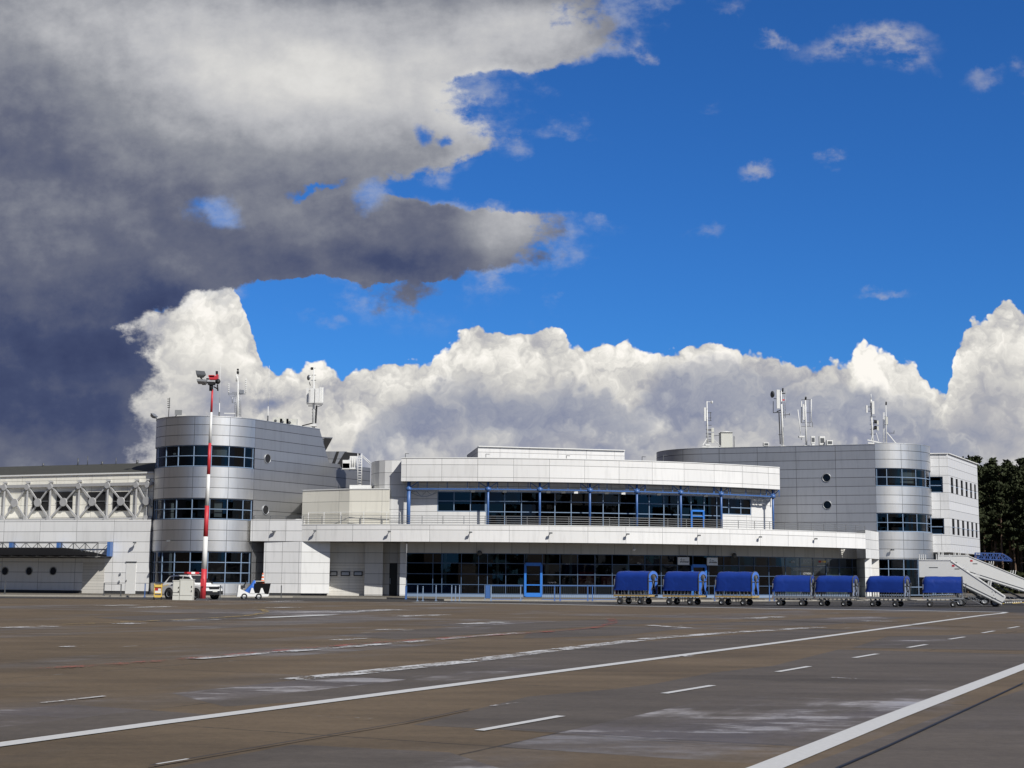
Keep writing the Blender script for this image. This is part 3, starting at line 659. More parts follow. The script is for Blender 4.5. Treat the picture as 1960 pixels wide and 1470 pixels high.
# ===== west wing =====
ww = thing('west_wing', (-35, 115, 0.12), 'long low white wing at the far left with diamond truss and dark pitched roof', 'building')
WA, WB = V(*XY(289, 112.6), 0), V(*XY(-330, 121.2), 0)
wd = (WB - WA).normalized(); wn_ = V(wd.y, -wd.x, 0) * -1
if wn_.y > 0: wn_ = -wn_
zl = Z(285, 994.4, 112.5)
mb = MB(); mb.wall([tuple(WB[:2]), tuple(WA[:2])], 0.35, zl, False); mb.poly([tuple(WB[:2]), tuple(WA[:2]), (WA.x, WA.y + 3), (WB.x, WB.y + 3)], zl)
mb.wall([tuple(WA[:2]), (WA.x + .05, WA.y + 3)], 0.35, zl, False)
M['white_wing'] = panel('white_wing', (0.76, 0.76, 0.75), 0.5, 0, 3.35, 0.80, 0.5, (Z(285, 1037, 112.5)) % 0.80, w=0.02)
mb.build('wall', M['white_wing'], ww)
mb = MB(); mb.wall([tuple((WB + wn_ * -.05)[:2]), tuple((WA + wn_ * -.05)[:2])], 0.10, 0.37, False); mb.build('plinth', M['plinth'], ww)
UA, UB = V(*XY(291, 113.3), 0), V(*XY(-330, 126), 0); ud = (UB - UA).normalized(); un = V(ud.y, -ud.x, 0)
if un.y > 0: un = -un
def on(A, d, px, py=1000):
    u = U(px, py); t = (u * A.y - A.x) / (d.x - u * d.y); return A + d * t
ze = Z(290, 905.5, 113.3); zr = Z(290, 891.5, 118)
M['cream_wing'] = panel('cream_wing', (0.86, 0.835, 0.74), 0.5, 0, 3.5, 1.0, 0.0, Z(200, 968, 117) % 1.0, w=0.016)
mb = MB(); mb.wall([tuple(UB[:2]), tuple(UA[:2])], zl - .3, ze, False); mb.build('upper_wall', M['cream_wing'], ww)
mb = MB(); a, b = UA + un * .06, UB + un * .06; c, d = UA - un * 5 + V(0, 0, 0), UB - un * 5
mb.face([(b.x, b.y, ze + .12), (a.x, a.y, ze + .12), (c.x, c.y, zr + .35), (d.x, d.y, zr + .35)]); mb.face([(c.x, c.y, zr + .35), (c.x, c.y + 6, ze), (d.x, d.y + 6, ze), (d.x, d.y, zr + .35)])
mb.face([(a.x, a.y, ze + .12), (a.x, a.y + 11, ze), (c.x, c.y, zr + .35)])
mb.build('roof', M['roof_dark'], ww)
mb = MB(); mb.bar(V(a.x, a.y, ze + .05), V(b.x, b.y, ze + .05), .1, .12); mb.build('gutter', M['white_paint'], ww)
# windows of the upper floor (px ranges)
for x0, x1 in ((-150, -105), (-60, -14), (61, 91), (107, 138), (167, 200), (215, 248)):
    p, q = on(UA, ud, x0) + un * .05, on(UA, ud, x1) + un * .05
    z1 = Z(x1, 941, q.y); z0 = Z(x1, 977.5, q.y)
    window(ww, [tuple(p[:2]), tuple(q[:2])], z0, z1, [], [(z0 + z1) / 2], fr='galv', t=.04, pane='black')
# dark room behind them
mb = MB(); p, q = on(UA, ud, -300) - un * .9, on(UA, ud, 285) - un * .9; mb.wall([tuple(p[:2]), tuple(q[:2])], zl, ze, False); mb.build('interior', M['dark_interior'], ww)
# diamond truss standing in front of the upper wall
tr = MB(); nodes = MB(); TY = 0.16
def tp(px, py): 
    p = on(UA + un * TY, ud, px); return V(p.x, p.y, P(px, py, p.y).z)
ztc, ztb, ztm = None, None, None
pa, pb = on(UA, ud, 292) + un * TY, on(UA, ud, -320) + un * TY
zt1 = P(290, 925.5, pa.y).z; zb1 = P(290, 992, pa.y).z; zm1 = (zt1 + zb1) / 2
tr.bar(V(pa.x, pa.y, zt1), V(pb.x, pb.y, zt1), .16, .24); tr.bar(V(pa.x, pa.y, zb1), V(pb.x, pb.y, zb1), .14, .14)
posts = [280.5, 259, 204, 149, 94, 50, 6, -46, -98, -150, -204, -258, -310]
def wp(px, z): 
    p = on(UA + un * TY, ud, px); return V(p.x, p.y, z)
tro = MB()
def gus(fn):
    mb = MB(); fn(mb); GS.append(mb)
GS = []
DK = lambda h, r: [(h, .001), (h, r), (-h, r), (-h, .001)]
for i, px in enumerate(posts):
    tr.bar(wp(px, zb1), wp(px, zt1), .12)
    gus(lambda m: (m.lathe(wp(px, zt1 - .1) + un * .12, un, DK(.05, .23), 14, False), m.bar(wp(px, zt1), wp(px, zt1 + .3), .1), m.box(tuple(wp(px, zt1 + .32)), (.35, .2, .12))))
    gus(lambda m: m.lathe(wp(px, zb1 + .05) + un * .12, un, DK(.05, .20), 14, False))
    if i == len(posts) - 1: break
    if i == 0: continue
    px2 = posts[i + 1]; m_ = (wp(px, zm1) + wp(px2, zm1)) / 2
    for s_, zc in ((px, zt1), (px2, zt1), (px, zb1), (px2, zb1)): tr.bar(wp(s_, zc), m_, .11, .12)
    gus(lambda m: m.lathe(m_ + un * .12, un, DK(.06, .34), 18, False))
tr.bar(wp(259, zt1), wp(277, zm1), .11, .12); tr.bar(wp(259, zb1), wp(277, zm1), .11, .12); tr.bar(wp(277, zm1), wp(289, zm1 - .5), .11, .12)
gus(lambda m: m.lathe(wp(280.5, zm1) + un * .12, un, DK(.06, .34), 18, False))
tro = tr.build('truss', M['truss_grey'], ww, fix=True)
for g_ in GS: g_.build('gusset', M['truss_grey'], tro, fix=True)
# roof bits
for px, r, h in ((70, .05, .55), (89, .03, .7), (118, .09, .2), (187, .1, .25), (242, .08, .2), (2, .08, .2), (145, .03, .5)):
    mb = MB(); p = on(UA, ud, px) - un * 4.8; mb.tube(V(p.x, p.y, zr + .2), V(p.x, p.y, zr + .35 + h), r); mb.build('roof_vent', M['steel_grey'], ww)
mb = MB(); p = on(UA, ud, 267) - un * 4.5; mb.box((p.x, p.y, zr + .55), (.65, .6, .5)); mb.box((p.x, p.y, zr + .85), (.9, .8, .08)); mb.build('chimney', M['steel_grey'], ww)
# lower-wall details: portholes, roller door, white door
for px in (10, 56, 102, -38, -85):
    p = on(WA, wd, px, 1093); porthole(ww, V(p.x, p.y, Z(px, 1093, p.y)), wn_, .33)
def wrect(parent, name, mat, px0, px1, z0, z1, off, A=WA, d=wd, n=wn_):
    p, q = on(A, d, px0, 1100) + n * off, on(A, d, px1, 1100) + n * off; mb = MB()
    b = n * -(off + .02)
    P0 = [p + b, q + b, q, p]
    mb.hexa([V(*p[:2], z0), V(*q[:2], z0), V(*(q + b)[:2], z0), V(*(p + b)[:2], z0), V(*p[:2], z1), V(*q[:2], z1), V(*(q + b)[:2], z1), V(*(p + b)[:2], z1)])
    return mb.build(name, mat, parent, fix=True)
wrect(ww, 'roller_door', M['shutter'], 158, 200, .14, Z(180, 1076, 115), .012)
dr = wrect(ww, 'door', M['white_paint'], 241, 260, .14, Z(250, 1078, 113), .03)
mb = MB(); p = on(WA, wd, 243, 1100) + wn_ * .06; mb.box((p.x, p.y, 1.15), (.05, .06, .12)); mb.build('handle', M['steel_grey'], dr)
fr = MB(); p, q = on(WA, wd, 240.2, 1100) + wn_ * .04, on(WA, wd, 261, 1100) + wn_ * .04; zt = Z(250, 1077, 113) + .06
fr.bar(V(*p[:2], zt), V(*q[:2], zt), .06, .07); fr.build('frame', M['steel_grey'], dr)
for px, py in ((231, 1098), (229, 1113)): mb = MB(); p = on(WA, wd, px, py) + wn_ * .05; mb.box((p.x, p.y, Z(px, py, p.y)), (.12, .1, .16)); mb.build('wall_box', M['galv'], ww)
def spot(parent, p, s=1.0):
    mb = MB(); p = Vector(p); mb.bar(p + V(0, .0, 0), p + V(0, -.28, .02), .04); mb.box((p.x, p.y - .36, p.z - .02), (.26 * s, .22 * s, .13 * s), .3); mb.build('spotlight', M['steel_grey'], parent)
p = on(WA, wd, 260, 1038); spot(ww, (p.x, p.y - .02, Z(260, 1038, p.y)))
# entrance canopy of the west wing
cn = thing('entrance_canopy', (-38, 113, 2.9), 'dark curved canopy with blue brackets projecting from the white wing at the left edge', 'canopy')
c0, c1 = on(WA, wd, 213, 1060), on(WA, wd, -330, 1060)
zc = Z(200, 1064, 110.5); CW = 3.0
mb = MB(); secs = []
L = (c1 - c0).length
for k in range(41):
    t = k / 40; s = t * L; p = c0 + wd * s
    rise = .62 * min(1, math.sin(min(1, s / 3.6) * math.pi / 2)) + .03
    w0, w1 = .22, .22 + (CW - .22) * 1.0
    secs.append([p + wn_ * w0 + V(0, 0, zc), p + wn_ * w1 + V(0, 0, zc), p + wn_ * w1 + V(0, 0, zc + .06), p + wn_ * ((w0 + w1) / 2 + .7) + V(0, 0, zc + rise * .8), p + wn_ * ((w0 + w1) / 2) + V(0, 0, zc + rise), p + wn_ * w0 + V(0, 0, zc + rise * .8)])
mb.loft(secs, True); mb.build('roof', M['black_matte'], cn, fix=True)
tr = MB(); zt_ = Z(100, 1038, 112)
for off in (.35, 1.9):
    s0, s1 = c0 + wn_ * off, c1 + wn_ * off; tr.bar(V(*s0[:2], zt_), V(*s1[:2], zt_), .05); tr.bar(V(*(s0)[:2], zc + .05), V(*s1[:2], zc + .05), .05)
    n_ = int(L / 1.05)
    for i in range(n_):
        a, b = s0 + wd * (i * L / n_), s0 + wd * ((i + 1) * L / n_)
        tr.bar(V(*a[:2], zc + .05), V(*a[:2], zt_), .035); tr.bar(V(*a[:2], (zc + .05) if i % 2 else zt_), V(*b[:2], zt_ if i % 2 else (zc + .05)), .035)
tr.bar(V(*(c0 + wn_ * .02)[:2], zc - .12), V(*(c1 + wn_ * .02)[:2], zc - .12), .04, .07)
for i in range(24): 
    a = c0 + wd * (i * L / 24 + .2); tr.bar(V(*(a + wn_ * .02)[:2], zc - .12), V(*(a + wn_ * CW)[:2], zc - .02), .05)
tr.build('truss', M['steel_grey'], cn, fix=True)
for px in (213.5, 117, 26.5, -64, -155):
    p = on(WA, wd, px, 1050); b = MB(); zB = zc + .02 if px > 200 else zc + .5
    b.box((p.x, p.y - .45, (zt_ + zB) / 2 + .03), (.24, .8, zt_ - zB + .1)); b.build('bracket', M['blue_steel'], cn)

# ===== link block between tower and hall (white) =====
hall = thing('terminal_hall', (0, 115, 0.12), 'broad curved white terminal hall with blue columns, dark glass and long balcony', 'building')
HC = (-2.0, 151.4); RB = 42.8
BA0, BA1 = ang_of(HC, RB, 577.5, 1037), ang_of(HC, RB, 1657, 1050)
zs = 4.24; zp = 5.50; zd = 5.12
W0 = V(*XY(480, 111.7), 0); W1 = V(*pt(HC, RB, BA0), 0); EAY = W1.y + .25
M['white_link'] = panel('white_link', (0.67, 0.67, 0.665), 0.5, 0, 1.35, PV, 0.15, zs % PV, w=0.02)
w507 = V(*XY(507, 111.6), 0)
mb = MB(); zlk = Z(530, 994.5, 111.6)
mb.wall([tuple(W0[:2]), tuple(W1[:2])], zs, zlk, False); mb.wall([tuple(w507[:2]), tuple(W1[:2])], .3, zs, False)
mb.wall([(w507.x - .02, w507.y + 2.5), tuple(w507[:2])], .3, zs, False)
mb.face([(W0.x, W0.y, zs), (W0.x, W0.y + 3, zs), (w507.x, w507.y + 3, zs), (w507.x, w507.y, zs)][::-1])
mb.face([(W0.x, W0.y, zlk), (W1.x, W1.y, zlk), (W1.x, W1.y + 1.2, zlk), (W0.x, W0.y + 1.2, zlk)])
mb.wall([(W0.x - 1, W0.y + 2.5), (w507.x, w507.y + 2.5)], .12, zs, False)
mb.build('link_wall', M['white_link'], hall)
p, q = XY(495.5, 113.6), XY(502, 113.6); mb = MB(); mb.box(((p[0] + q[0]) / 2, 113.6, 1.95), (q[0] - p[0], .12, 3.1)); mb.build('door', M['white_paint'], hall)
mb = MB(); mb.wall([(w507.x, w507.y + .06), (W1.x, W1.y + .06)], .1, .31, False); mb.build('plinth', M['plinth'], hall)

# balcony band, deck, soffit
N = 90
outer = arc(HC, RB, BA0, BA1, N); inner = arc(HC, RB - .25, BA0, BA1, N); wallc = arc(HC, RB - 3.2, BA0, BA1, N)
mb = MB(); mb.band(outer, inner, zs, zp); mb.wall([tuple(W1[:2]), (W1.x + .05, W1.y + 1.3)], zlk - 1, zlk, False)
mb.build('balcony_parapet', M['white_balcony'], hall)
mb = MB(); mb.band(arc(HC, RB + .03, BA0, BA1, N), arc(HC, RB - .28, BA0, BA1, N), zp, zp + .05); mb.build('coping', M['white_paint'], hall)
mb = MB(); mb.ring(inner, arc(HC, RB - 9, BA0, BA1, N), zd, True); mb.ring(inner, arc(HC, RB - 9, BA0, BA1, N), zs + .02, False); mb.build('balcony_deck', M['roof_grey'], hall)
# angled bright return wall, garage recess
EA = V(*XY(633, EAY), 0)
M['white_return'] = panel('white_return', (0.70, 0.70, 0.685), 0.5, 0, 50, PV, 0, zs % PV, w=0.018)
mb = MB(); mb.wall([tuple(W1[:2]), tuple(EA[:2])], .3, zs, False); mb.wall([tuple(EA[:2]), (EA.x * 113.4 / EA.y - .1, 113.4)], .3, zs, False)
mb.build('return_wall', M['white_return'], hall)
g0, g1 = XY(628, 112.9), XY(700, 112.9)
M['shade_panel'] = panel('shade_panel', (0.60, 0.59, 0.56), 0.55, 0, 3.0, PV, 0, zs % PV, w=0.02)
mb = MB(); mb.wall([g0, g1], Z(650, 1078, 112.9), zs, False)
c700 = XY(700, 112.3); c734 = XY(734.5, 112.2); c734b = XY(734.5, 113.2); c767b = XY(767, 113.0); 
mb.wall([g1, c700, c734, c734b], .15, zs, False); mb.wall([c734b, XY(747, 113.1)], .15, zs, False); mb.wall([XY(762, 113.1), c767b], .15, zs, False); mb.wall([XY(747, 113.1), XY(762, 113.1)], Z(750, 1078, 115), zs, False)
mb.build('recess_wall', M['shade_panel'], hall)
mb = MB(); mb.wall([g0, g1], .12, Z(650, 1078, 112.9), False); gd = mb.build('garage_door', M['shutter'], hall)
for x0, x1 in ((634, 647), (655.5, 671), (680, 695)):
    a, b = XY(x0, 112.85), XY(x1, 112.85); z0, z1 = Z(x0, 1101.5, 112.8), Z(x0, 1094.5, 112.8)
    mb = MB(); mb.box(((a[0] + b[0]) / 2, 112.85, (z0 + z1) / 2), (b[0] - a[0] + .08, .06, z1 - z0 + .08)); f_o = mb.build('frame', M['black'], gd)
    mb = MB(); mb.box(((a[0] + b[0]) / 2, 112.8, (z0 + z1) / 2), (b[0] - a[0] - .06, .03, z1 - z0 - .06)); mb.build('window', M['galv'], gd)
a, b = XY(747, 113.2), XY(762, 113.2); mb = MB(); mb.wall([a, b], .12, Z(750, 1078, 115), False); dd = mb.build('door', M['black'], hall)
mb = MB(); p = XY(748.5, 113.1); mb.box((p[0], 113.1, 1.25), (.05, .05, .45)); mb.build('handle', M['galv'], dd)
# lit end column
a, b = XY(767, 111.35), XY(778.5, 111.35)
mb = MB(); mb.box(((a[0] + b[0]) / 2, 111.5, zs / 2 + .1), (b[0] - a[0], .3, zs - .1)); mb.build('end_pier', M['white_link'], hall)
# ground floor glazing
RG = RB - 2.5
ga0, ga1 = ang_of(HC, RG, 778.5, 1100), ang_of(HC, RG, 1656, 1100)
zg1 = P(1000, 1059.6, 111.5).z
gl = arc(HC, RG, ga0, ga1, 80)
mul = [778.5, 828.6, 846, 883, 916, 933, 968, 1003.5, 1038, 1071.5, 1105.3, 1138.5, 1171.5, 1203, 1234, 1265, 1296, 1326, 1356, 1385, 1414, 1443, 1471, 1503, 1531, 1556, 1581, 1606, 1631, 1655]
zt1_, zt2_, zt3_ = [P(1000, y, 111.3).z for y in (1078.8, 1099.5, 1119.5)]
gw = window(hall, gl, .32, zg1, [pt(HC, RG, ang_of(HC, RG, m, 1100)) for m in mul], [.36, zt3_, zt2_, zt1_, zg1 - .03], name='ground_glazing', fr='ground_frame', t=.045, dp=.05)
mb = MB(); mb.wall(arc(HC, RG + .1, ga0, ga1, 80), .1, .32); mb.ring(arc(HC, RG + .1, ga0, ga1, 80), gl, .32); mb.build('sill', M['pale_frame'], hall)
mb = MB(); mb.band(arc(HC, RG + .05, ga0, ga1, 80), arc(HC, RG - .3, ga0, ga1, 80), zg1, zs + .01); mb.build('fascia_panels', M['grey_soffit'], hall)
mb = MB(); mb.wall(arc(HC, RG - 6, ga0, ga1, 40), .1, zs); mb.wall([pt(HC, RG - .1, ga0), pt(HC, RG - 6, ga0)], .1, zs, False); mb.wall([pt(HC, RG - .1, ga1), pt(HC, RG - 6, ga1)], .1, zs, False); mb.build('interior', M['dark_interior'], hall)
mb = MB(); mb.ring(arc(HC, RG - .05, ga0, ga1, 40), arc(HC, RG - 6, ga0, ga1, 40), .14); mb.build('interior_floor', M['interior_floor'], hall)
# spandrels, door and interior things seen through the glass
def gpane(name, mat, x0, x1, z0, z1, off, n=4, R=None, par=None):
    R = (R or RG) + off; a0, a1 = ang_of(HC, R, x0, 1100), ang_of(HC, R, x1, 1100)
    mb = MB(); mb.band(arc(HC, R, a0, a1, n), arc(HC, R - .04, a0, a1, n), z0, z1, False); return mb.build(name, M[mat], par or hall)
gpane('spandrel', 'blue_steel', 779, 883, .38, zt3_ - .04, -.06); gpane('spandrel', 'blue_steel', 916, 933, .38, zt3_ - .04, -.06)
for x0, x1 in ((1073, 1104), (1140, 1171), (940, 966), (1503, 1531)): gpane('radiator', 'pale_inside', x0, x1, .42, .98, -.5)
gpane('notice_board', 'tan', 1041, 1070, zt3_ + .05, zt2_ - .02, -.35); gpane('red_partition', 'red_inside', 1108, 1137, .3, 2.1, -1.2); gpane('red_partition', 'red_inside', 1150, 1180, .3, 1.9, -1.2)
gpane('inner_door', 'tan', 885, 914, .3, 2.5, -2.2)
for x0, x1 in ((1582, 1605), (1607, 1630), (1632, 1654)): gpane('window_blind', 'pale_inside', x0, x1, .4, Z(1600, 1087, 118), -.12)
for x in (850, 905, 950, 1045, 1090, 1200): 
    gpane('interior_column', 'pale_inside', x, x + 5, .14, zs - .1, -3.5)
drr = MB()
a = [pt(HC, RG + .12, ang_of(HC, RG + .12, x, 1100)) for x in (1005.5, 1036)]
zdt = P(1000, 1080, 111).z
for p in a: drr.bar(V(*p, .2), V(*p, zdt), .17, .12)
drr.bar(V(*a[0], zdt), V(*a[1], zdt), .12, .24); drr.bar(V(*a[0], .3), V(*a[1], .3), .1, .3); drr.bar(V(*a[0], zt3_), V(*a[1], zt3_), .08, .08)
drr.build('entrance_door', M['bright_blue'], hall, fix=True)
drr = MB(); a = [pt(HC, RG + .12, ang_of(HC, RG + .12, x, 1100)) for x in (1325, 1351)]
for p in a: drr.bar(V(*p, .2), V(*p, zdt), .17, .12)
drr.bar(V(*a[0], zdt), V(*a[1], zdt), .12, .24); drr.build('entrance_door', M['bright_blue'], hall, fix=True)
# wall lamps and cameras under the soffit
for px, py in ((918, 1058.5), (1406, 1063)):
    a = ang_of(HC, RG + .25, px, py); p = pt(HC, RG + .2, a); z = P(px, py, p[1]).z; mb = MB(); mb.lathe(V(*p, z), V(0, -1, 0), [(0, .001), (.02, .16), (.08, .2), (.22, .16), (.26, .001)], 16); mb.build('speaker', M['steel_grey'], hall, fix=True)
a = ang_of(HC, RB - 1.2, 1213, 1052); p = pt(HC, RB - 1.2, a); z = P(1213, 1052, p[1]).z
mb = MB(); mb.lathe(V(*p, z), V(0, 0, 1), [(-.12, .001), (-.1, .1), (0, .17), (.04, .17), (.06, .05), (zs - z, .04)], 14); mb.build('dome_camera', M['white_paint'], hall)
# spotlights on the parapet
for px, py in ((604, 1016), (746, 1017), (901, 1018.5), (1054, 1020), (1201, 1022), (1337, 1024.5), (1454, 1027.5), (1560, 1031)):
    a = ang_of(HC, RB, px, py); p = pt(HC, RB + .0, a); spot(hall, (p[0], p[1], P(px, py, p[1]).z), .8)
spot(hall, (XY(526, 111.5)[0], 111.5, Z(526, 1017, 111.5))); 
sp_ = pt(TC, TR, ang_of(TC, TR, 324, 1035)); spot(wt_, (*sp_, Z(324, 1035, sp_[1])))
# railing
def railing(parent, pts, z0, z1, nr=4, r=.022, mat='galv', every=1):
    rb = MB()
    for i, p in enumerate(pts):
        if i % every == 0: rb.bar(V(*p, z0), V(*p, z1), .045, .045)
        if i: 
            for k in range(nr):
                z = z0 + (z1 - z0) * (k + 1) / nr - .02; rb.tube(V(*pts[i - 1], z), V(*p, z), r, n=6, cap=False)
    return rb.build('railing', M[mat], parent)
rp = arc(HC, RB - .14, BA0, ang_of(HC, RB - .14, 1655, 1000), 32)
zrl = P(800, 987, 109.3).z
railing(hall, rp, zp + .04, zrl, 4, mat='rail_grey')
railing(hall, [XY(x, 112.2) for x in (486, 517, 547, 577)], zlk, zlk + .32, 2, mat='steel_grey')
mb = MB(); p = XY(571, 111.5); mb.box((p[0], 111.6, P(571, 998, 111.5).z), (.42, .3, .35)); mb.build('lamp_box', M['white_paint'], hall)
# upper storey
RU = RB - 2.4; RF = RB - 1.0
ua0, ua1 = ang_of(HC, RU, 778, 980), ang_of(HC, RU, 1481, 980)
fa0, fa1 = ang_of(HC, RF, 768, 900), ang_of(HC, RF, 1492.5, 915)
pf = pt(HC, RF, fa0); ztf = P(768, 877, pf[1]).z; zbf = P(768, 921, pf[1]).z
rb_ = [(22.5, 126), (-8.6, 126)]
mb = MB(); fo = arc(HC, RF, fa0, fa1, 70); fi = arc(HC, RF - .35, fa0, fa1, 70); mb.band(fo, fi, zbf, ztf)
mb.wall([(fo[0][0] - .1, 122), fo[0]], zbf, ztf, False); mb.wall([fo[-1], (fo[-1][0] + .3, 127)], zbf, ztf, False); mb.build('fascia', M['white_fascia'], hall)
mb = MB(); mb.band(arc(HC, RF + .04, fa0, fa1, 70), arc(HC, RF - .4, fa0, fa1, 70), ztf, ztf + .06); mb.build('coping', M['white_paint'], hall)
mb = MB(); mb.poly(fi + [(22.5, 127), (-8.6, 122)], ztf - .3); mb.poly(fi + [(22.5, 127), (-8.6, 122)], zbf + .03, False); mb.build('roof', M['roof_grey'], hall)
a778, a835, a930, a1380, a1437, a1481 = [ang_of(HC, RU, x, 970) for x in (778, 837, 930, 1382, 1437.5, 1481)]
pu = pt(HC, RU, a835); zw0, zw1 = P(837, 979, pu[1]).z, P(837, 940.5, pu[1]).z
mb = MB()
mb.wall(arc(HC, RU, a778, a835, 8), zd, zbf); mb.wall(arc(HC, RU, a835, a930, 10), zd, zw0); mb.wall(arc(HC, RU, a835, a930, 10), zw1, zbf)
mb.wall(arc(HC, RU, a1380, a1437, 8), zd, zw0 + .15); mb.wall(arc(HC, RU, a1380, a1437, 8), zw1 - .1, zbf); mb.wall(arc(HC, RU, a1437, a1481, 8), zd, zbf); mb.wall(arc(HC, RU, a930, a1380, 40), zw1, zbf)
e = pt(HC, RU, a778); mb.wall([(e[0] - .2, e[1] + 6), e], zd, zbf, False); e = pt(HC, RU, a1481); mb.wall([e, (e[0] + .4, e[1] + 8)], zd, zbf, False)
M['white_upper'] = panel('white_upper', (0.70, 0.695, 0.68), 0.5, 0, 2.45, 0.98, 0.05, zw0 % .98, w=0.018)
mb.build('upper_wall', M['white_upper'], hall)
def uw(px): return pt(HC, RU - .05, ang_of(HC, RU - .05, px, 970))
zh1, zh2 = P(1000, 961, 112).z, P(1000, 981, 112).z
window(hall, arc(HC, RU - .05, a835, a930, 10), zw0, zw1, [uw(x) for x in (838, 869, 900.5, 929)], [zw0 + .03, zh1, zw1 - .03], t=.055)
window(hall, arc(HC, RU - .05, a1380, a1437, 8), zw0 + .15, zw1 - .1, [uw(x) for x in (1394, 1417, 1436)], [zw0 + .18, zh1 - .1, zw1 - .13], t=.055)
window(hall, arc(HC, RU - .05, a930, a1380, 50), zd + .05, zw1, [uw(x) for x in (931, 966, 998, 1062, 1093, 1154, 1184, 1242, 1270, 1297, 1322, 1347, 1371, 1381)], [zd + .3, zh2, zh1, zw1 - .03], name='upper_glazing', t=.055)
mb = MB(); mb.wall(arc(HC, RU - 6, a778 + .005, a1481 - .005, 40), zd, zbf); mb.wall([pt(HC, RU - .1, a778 + .004), pt(HC, RU - 6, a778 + .004)], zd, zbf, False); mb.wall([pt(HC, RU - .1, a1481 - .004), pt(HC, RU - 6, a1481 - .004)], zd, zbf, False); mb.build('interior', M['dark_interior'], hall)
mb = MB(); mb.ring(arc(HC, RU - .1, a778, a1481, 40), arc(HC, RU - 6, a778, a1481, 40), zd + .03); mb.build('interior_floor', M['interior_floor'], hall)
for x in (1025, 1122, 1212, 1293): gpane('interior_column', 'dark_interior', x, x + 7, zd, zbf, 0, R=RU - .6)
# pale vehicle-like display behind the glass and radiators
drr = MB(); a = [pt(HC, RU + .06, ang_of(HC, RU + .06, x, 1000)) for x in (1324, 1347)]; zdt2 = P(1335, 977, 114).z
for p in a: drr.bar(V(*p, zd), V(*p, zdt2), .13, .1)
drr.bar(V(*a[0], zdt2), V(*a[1], zdt2), .1, .14); drr.bar(V(*a[0], zd + .3), V(*a[1], zd + .3), .08, .3); drr.bar(V(*a[0], zdt2 - .45), V(*a[1], zdt2 - .45), .08, .07)
drr.build('balcony_door', M['bright_blue'], hall, fix=True)
# blue columns, eaves beam, struts
RC = RF - .45; zbm = P(900, 936, 110).z
cols = [782, 934, 1033, 1129, 1219, 1303, 1380.5, 1479.5]
for x in cols:
    a = ang_of(HC, RC, x, 970); p = pt(HC, RC, a); mb = MB(); mb.tube(V(*p, zd), V(*p, zbf), .09 if x > 800 else .15, n=14); cobj = mb.build('column', M['blue_steel'], hall)
    st = MB(); tdir = V(math.cos(a), math.sin(a), 0)
    for s in (-1, 1):
        if (x == 782 and s < 0): continue
        q = V(*p, 0) + tdir * (s * .72); st.bar(V(*p, zbm + .05), V(q.x, q.y, zbf - .03), .06); st.bar(V(q.x, q.y, zbm), V(q.x, q.y, zbf), .06)
    st.lathe(V(*p, zbm), V(0, 0, 1), [(-.12, .17), (-.1, .22), (.1, .22), (.12, .17)], 12); st.build('strut', M['blue_steel'], cobj)
bm_ = MB(); ca0, ca1 = ang_of(HC, RC, 779, 970), ang_of(HC, RC, 1483, 970); ap = arc(HC, RC, ca0, ca1, 60)
for i in range(60): bm_.bar(V(*ap[i], zbm), V(*ap[i + 1], zbm), .09, .09)
for i in range(0, 61, 3): bm_.bar(V(*ap[i], zbm), V(*ap[i], zbf), .05)
bm_.build('eaves_beam', M['blue_steel'], hall)
# small bow trusses at both ends
for x0, x1 in ((786, 836), (1442, 1476)):
    b = MB(); p, q = [pt(HC, RU + .4, ang_of(HC, RU + .4, x, 970)) for x in (x0, x1)]; n = 5
    top_ = [V(p[0] + (q[0] - p[0]) * i / n, p[1] + (q[1] - p[1]) * i / n, zbm - .12) for i in range(n + 1)]
    bot = [t + V(0, 0, -.12 - .32 * math.sin(math.pi * i / n)) for i, t in enumerate(top_)]
    for i in range(n): b.bar(top_[i], top_[i + 1], .05); b.bar(bot[i], bot[i + 1], .05); b.bar(top_[i] if i % 2 else bot[i], bot[i + 1] if i % 2 else top_[i + 1], .04)
    b.build('bow_truss', M['galv'], hall)
# soffit floodlights along the beam
for x in (905, 966, 1050, 1079, 1103, 1162, 1194, 1262, 1352, 1412):
    p = pt(HC, RC - .1, ang_of(HC, RC, x, 945)); mb = MB(); mb.box((p[0], p[1], zbm - .17), (.3, .2, .16), 0); mb.build('floodlight', M['steel_grey'] if x not in (1194, 1103) else M['white_paint'], hall)
# cream block with box and ladder, white rounded block
pc = [XY(577.5, 113.8), XY(668, 111.5), XY(745, 110.95)]
zc8 = Z(668, 936.8, 111.5)
mb = MB(); mb.wall(pc, zd - .8, zc8, False); mb.wall([(pc[0][0], 120), pc[0]], zd - .8, zc8, False); mb.poly([pc[0], pc[1], pc[2], (pc[2][0], 115), (pc[0][0], 118)], zc8 - .08); mb.build('cream_wall', M['cream_panel'], hall)
mb = MB(); mb.band([(a, b - .05) for a, b in pc], [(a, b + .2) for a, b in pc], zc8, zc8 + .07, False); mb.build('coping', M['white_paint'], hall)
a, b = XY(667.5, 111.7), XY(708, 111.7); z0, z1 = zc8 + .07, Z(690, 928.5, 111.7); mb = MB(); mb.box(((a[0] + b[0]) / 2, 112.7, (z0 + z1) / 2), (b[0] - a[0], 2, z1 - z0)); mb.build('roof_box', M['white_paint'], hall)
rbk = [XY(708.5, 117.5), XY(708.5, 114.4), XY(711, 113.3), XY(716, 112.4), XY(724, 111.8), XY(735, 111.45), XY(748, 111.3), XY(779, 111.25)]
zrb = Z(735, 881, 111.4); mb = MB(); mb.wall(rbk, zd - .5, zrb, False); mb.poly(rbk[1:] + [(rbk[-1][0], 122)], zrb - .05)
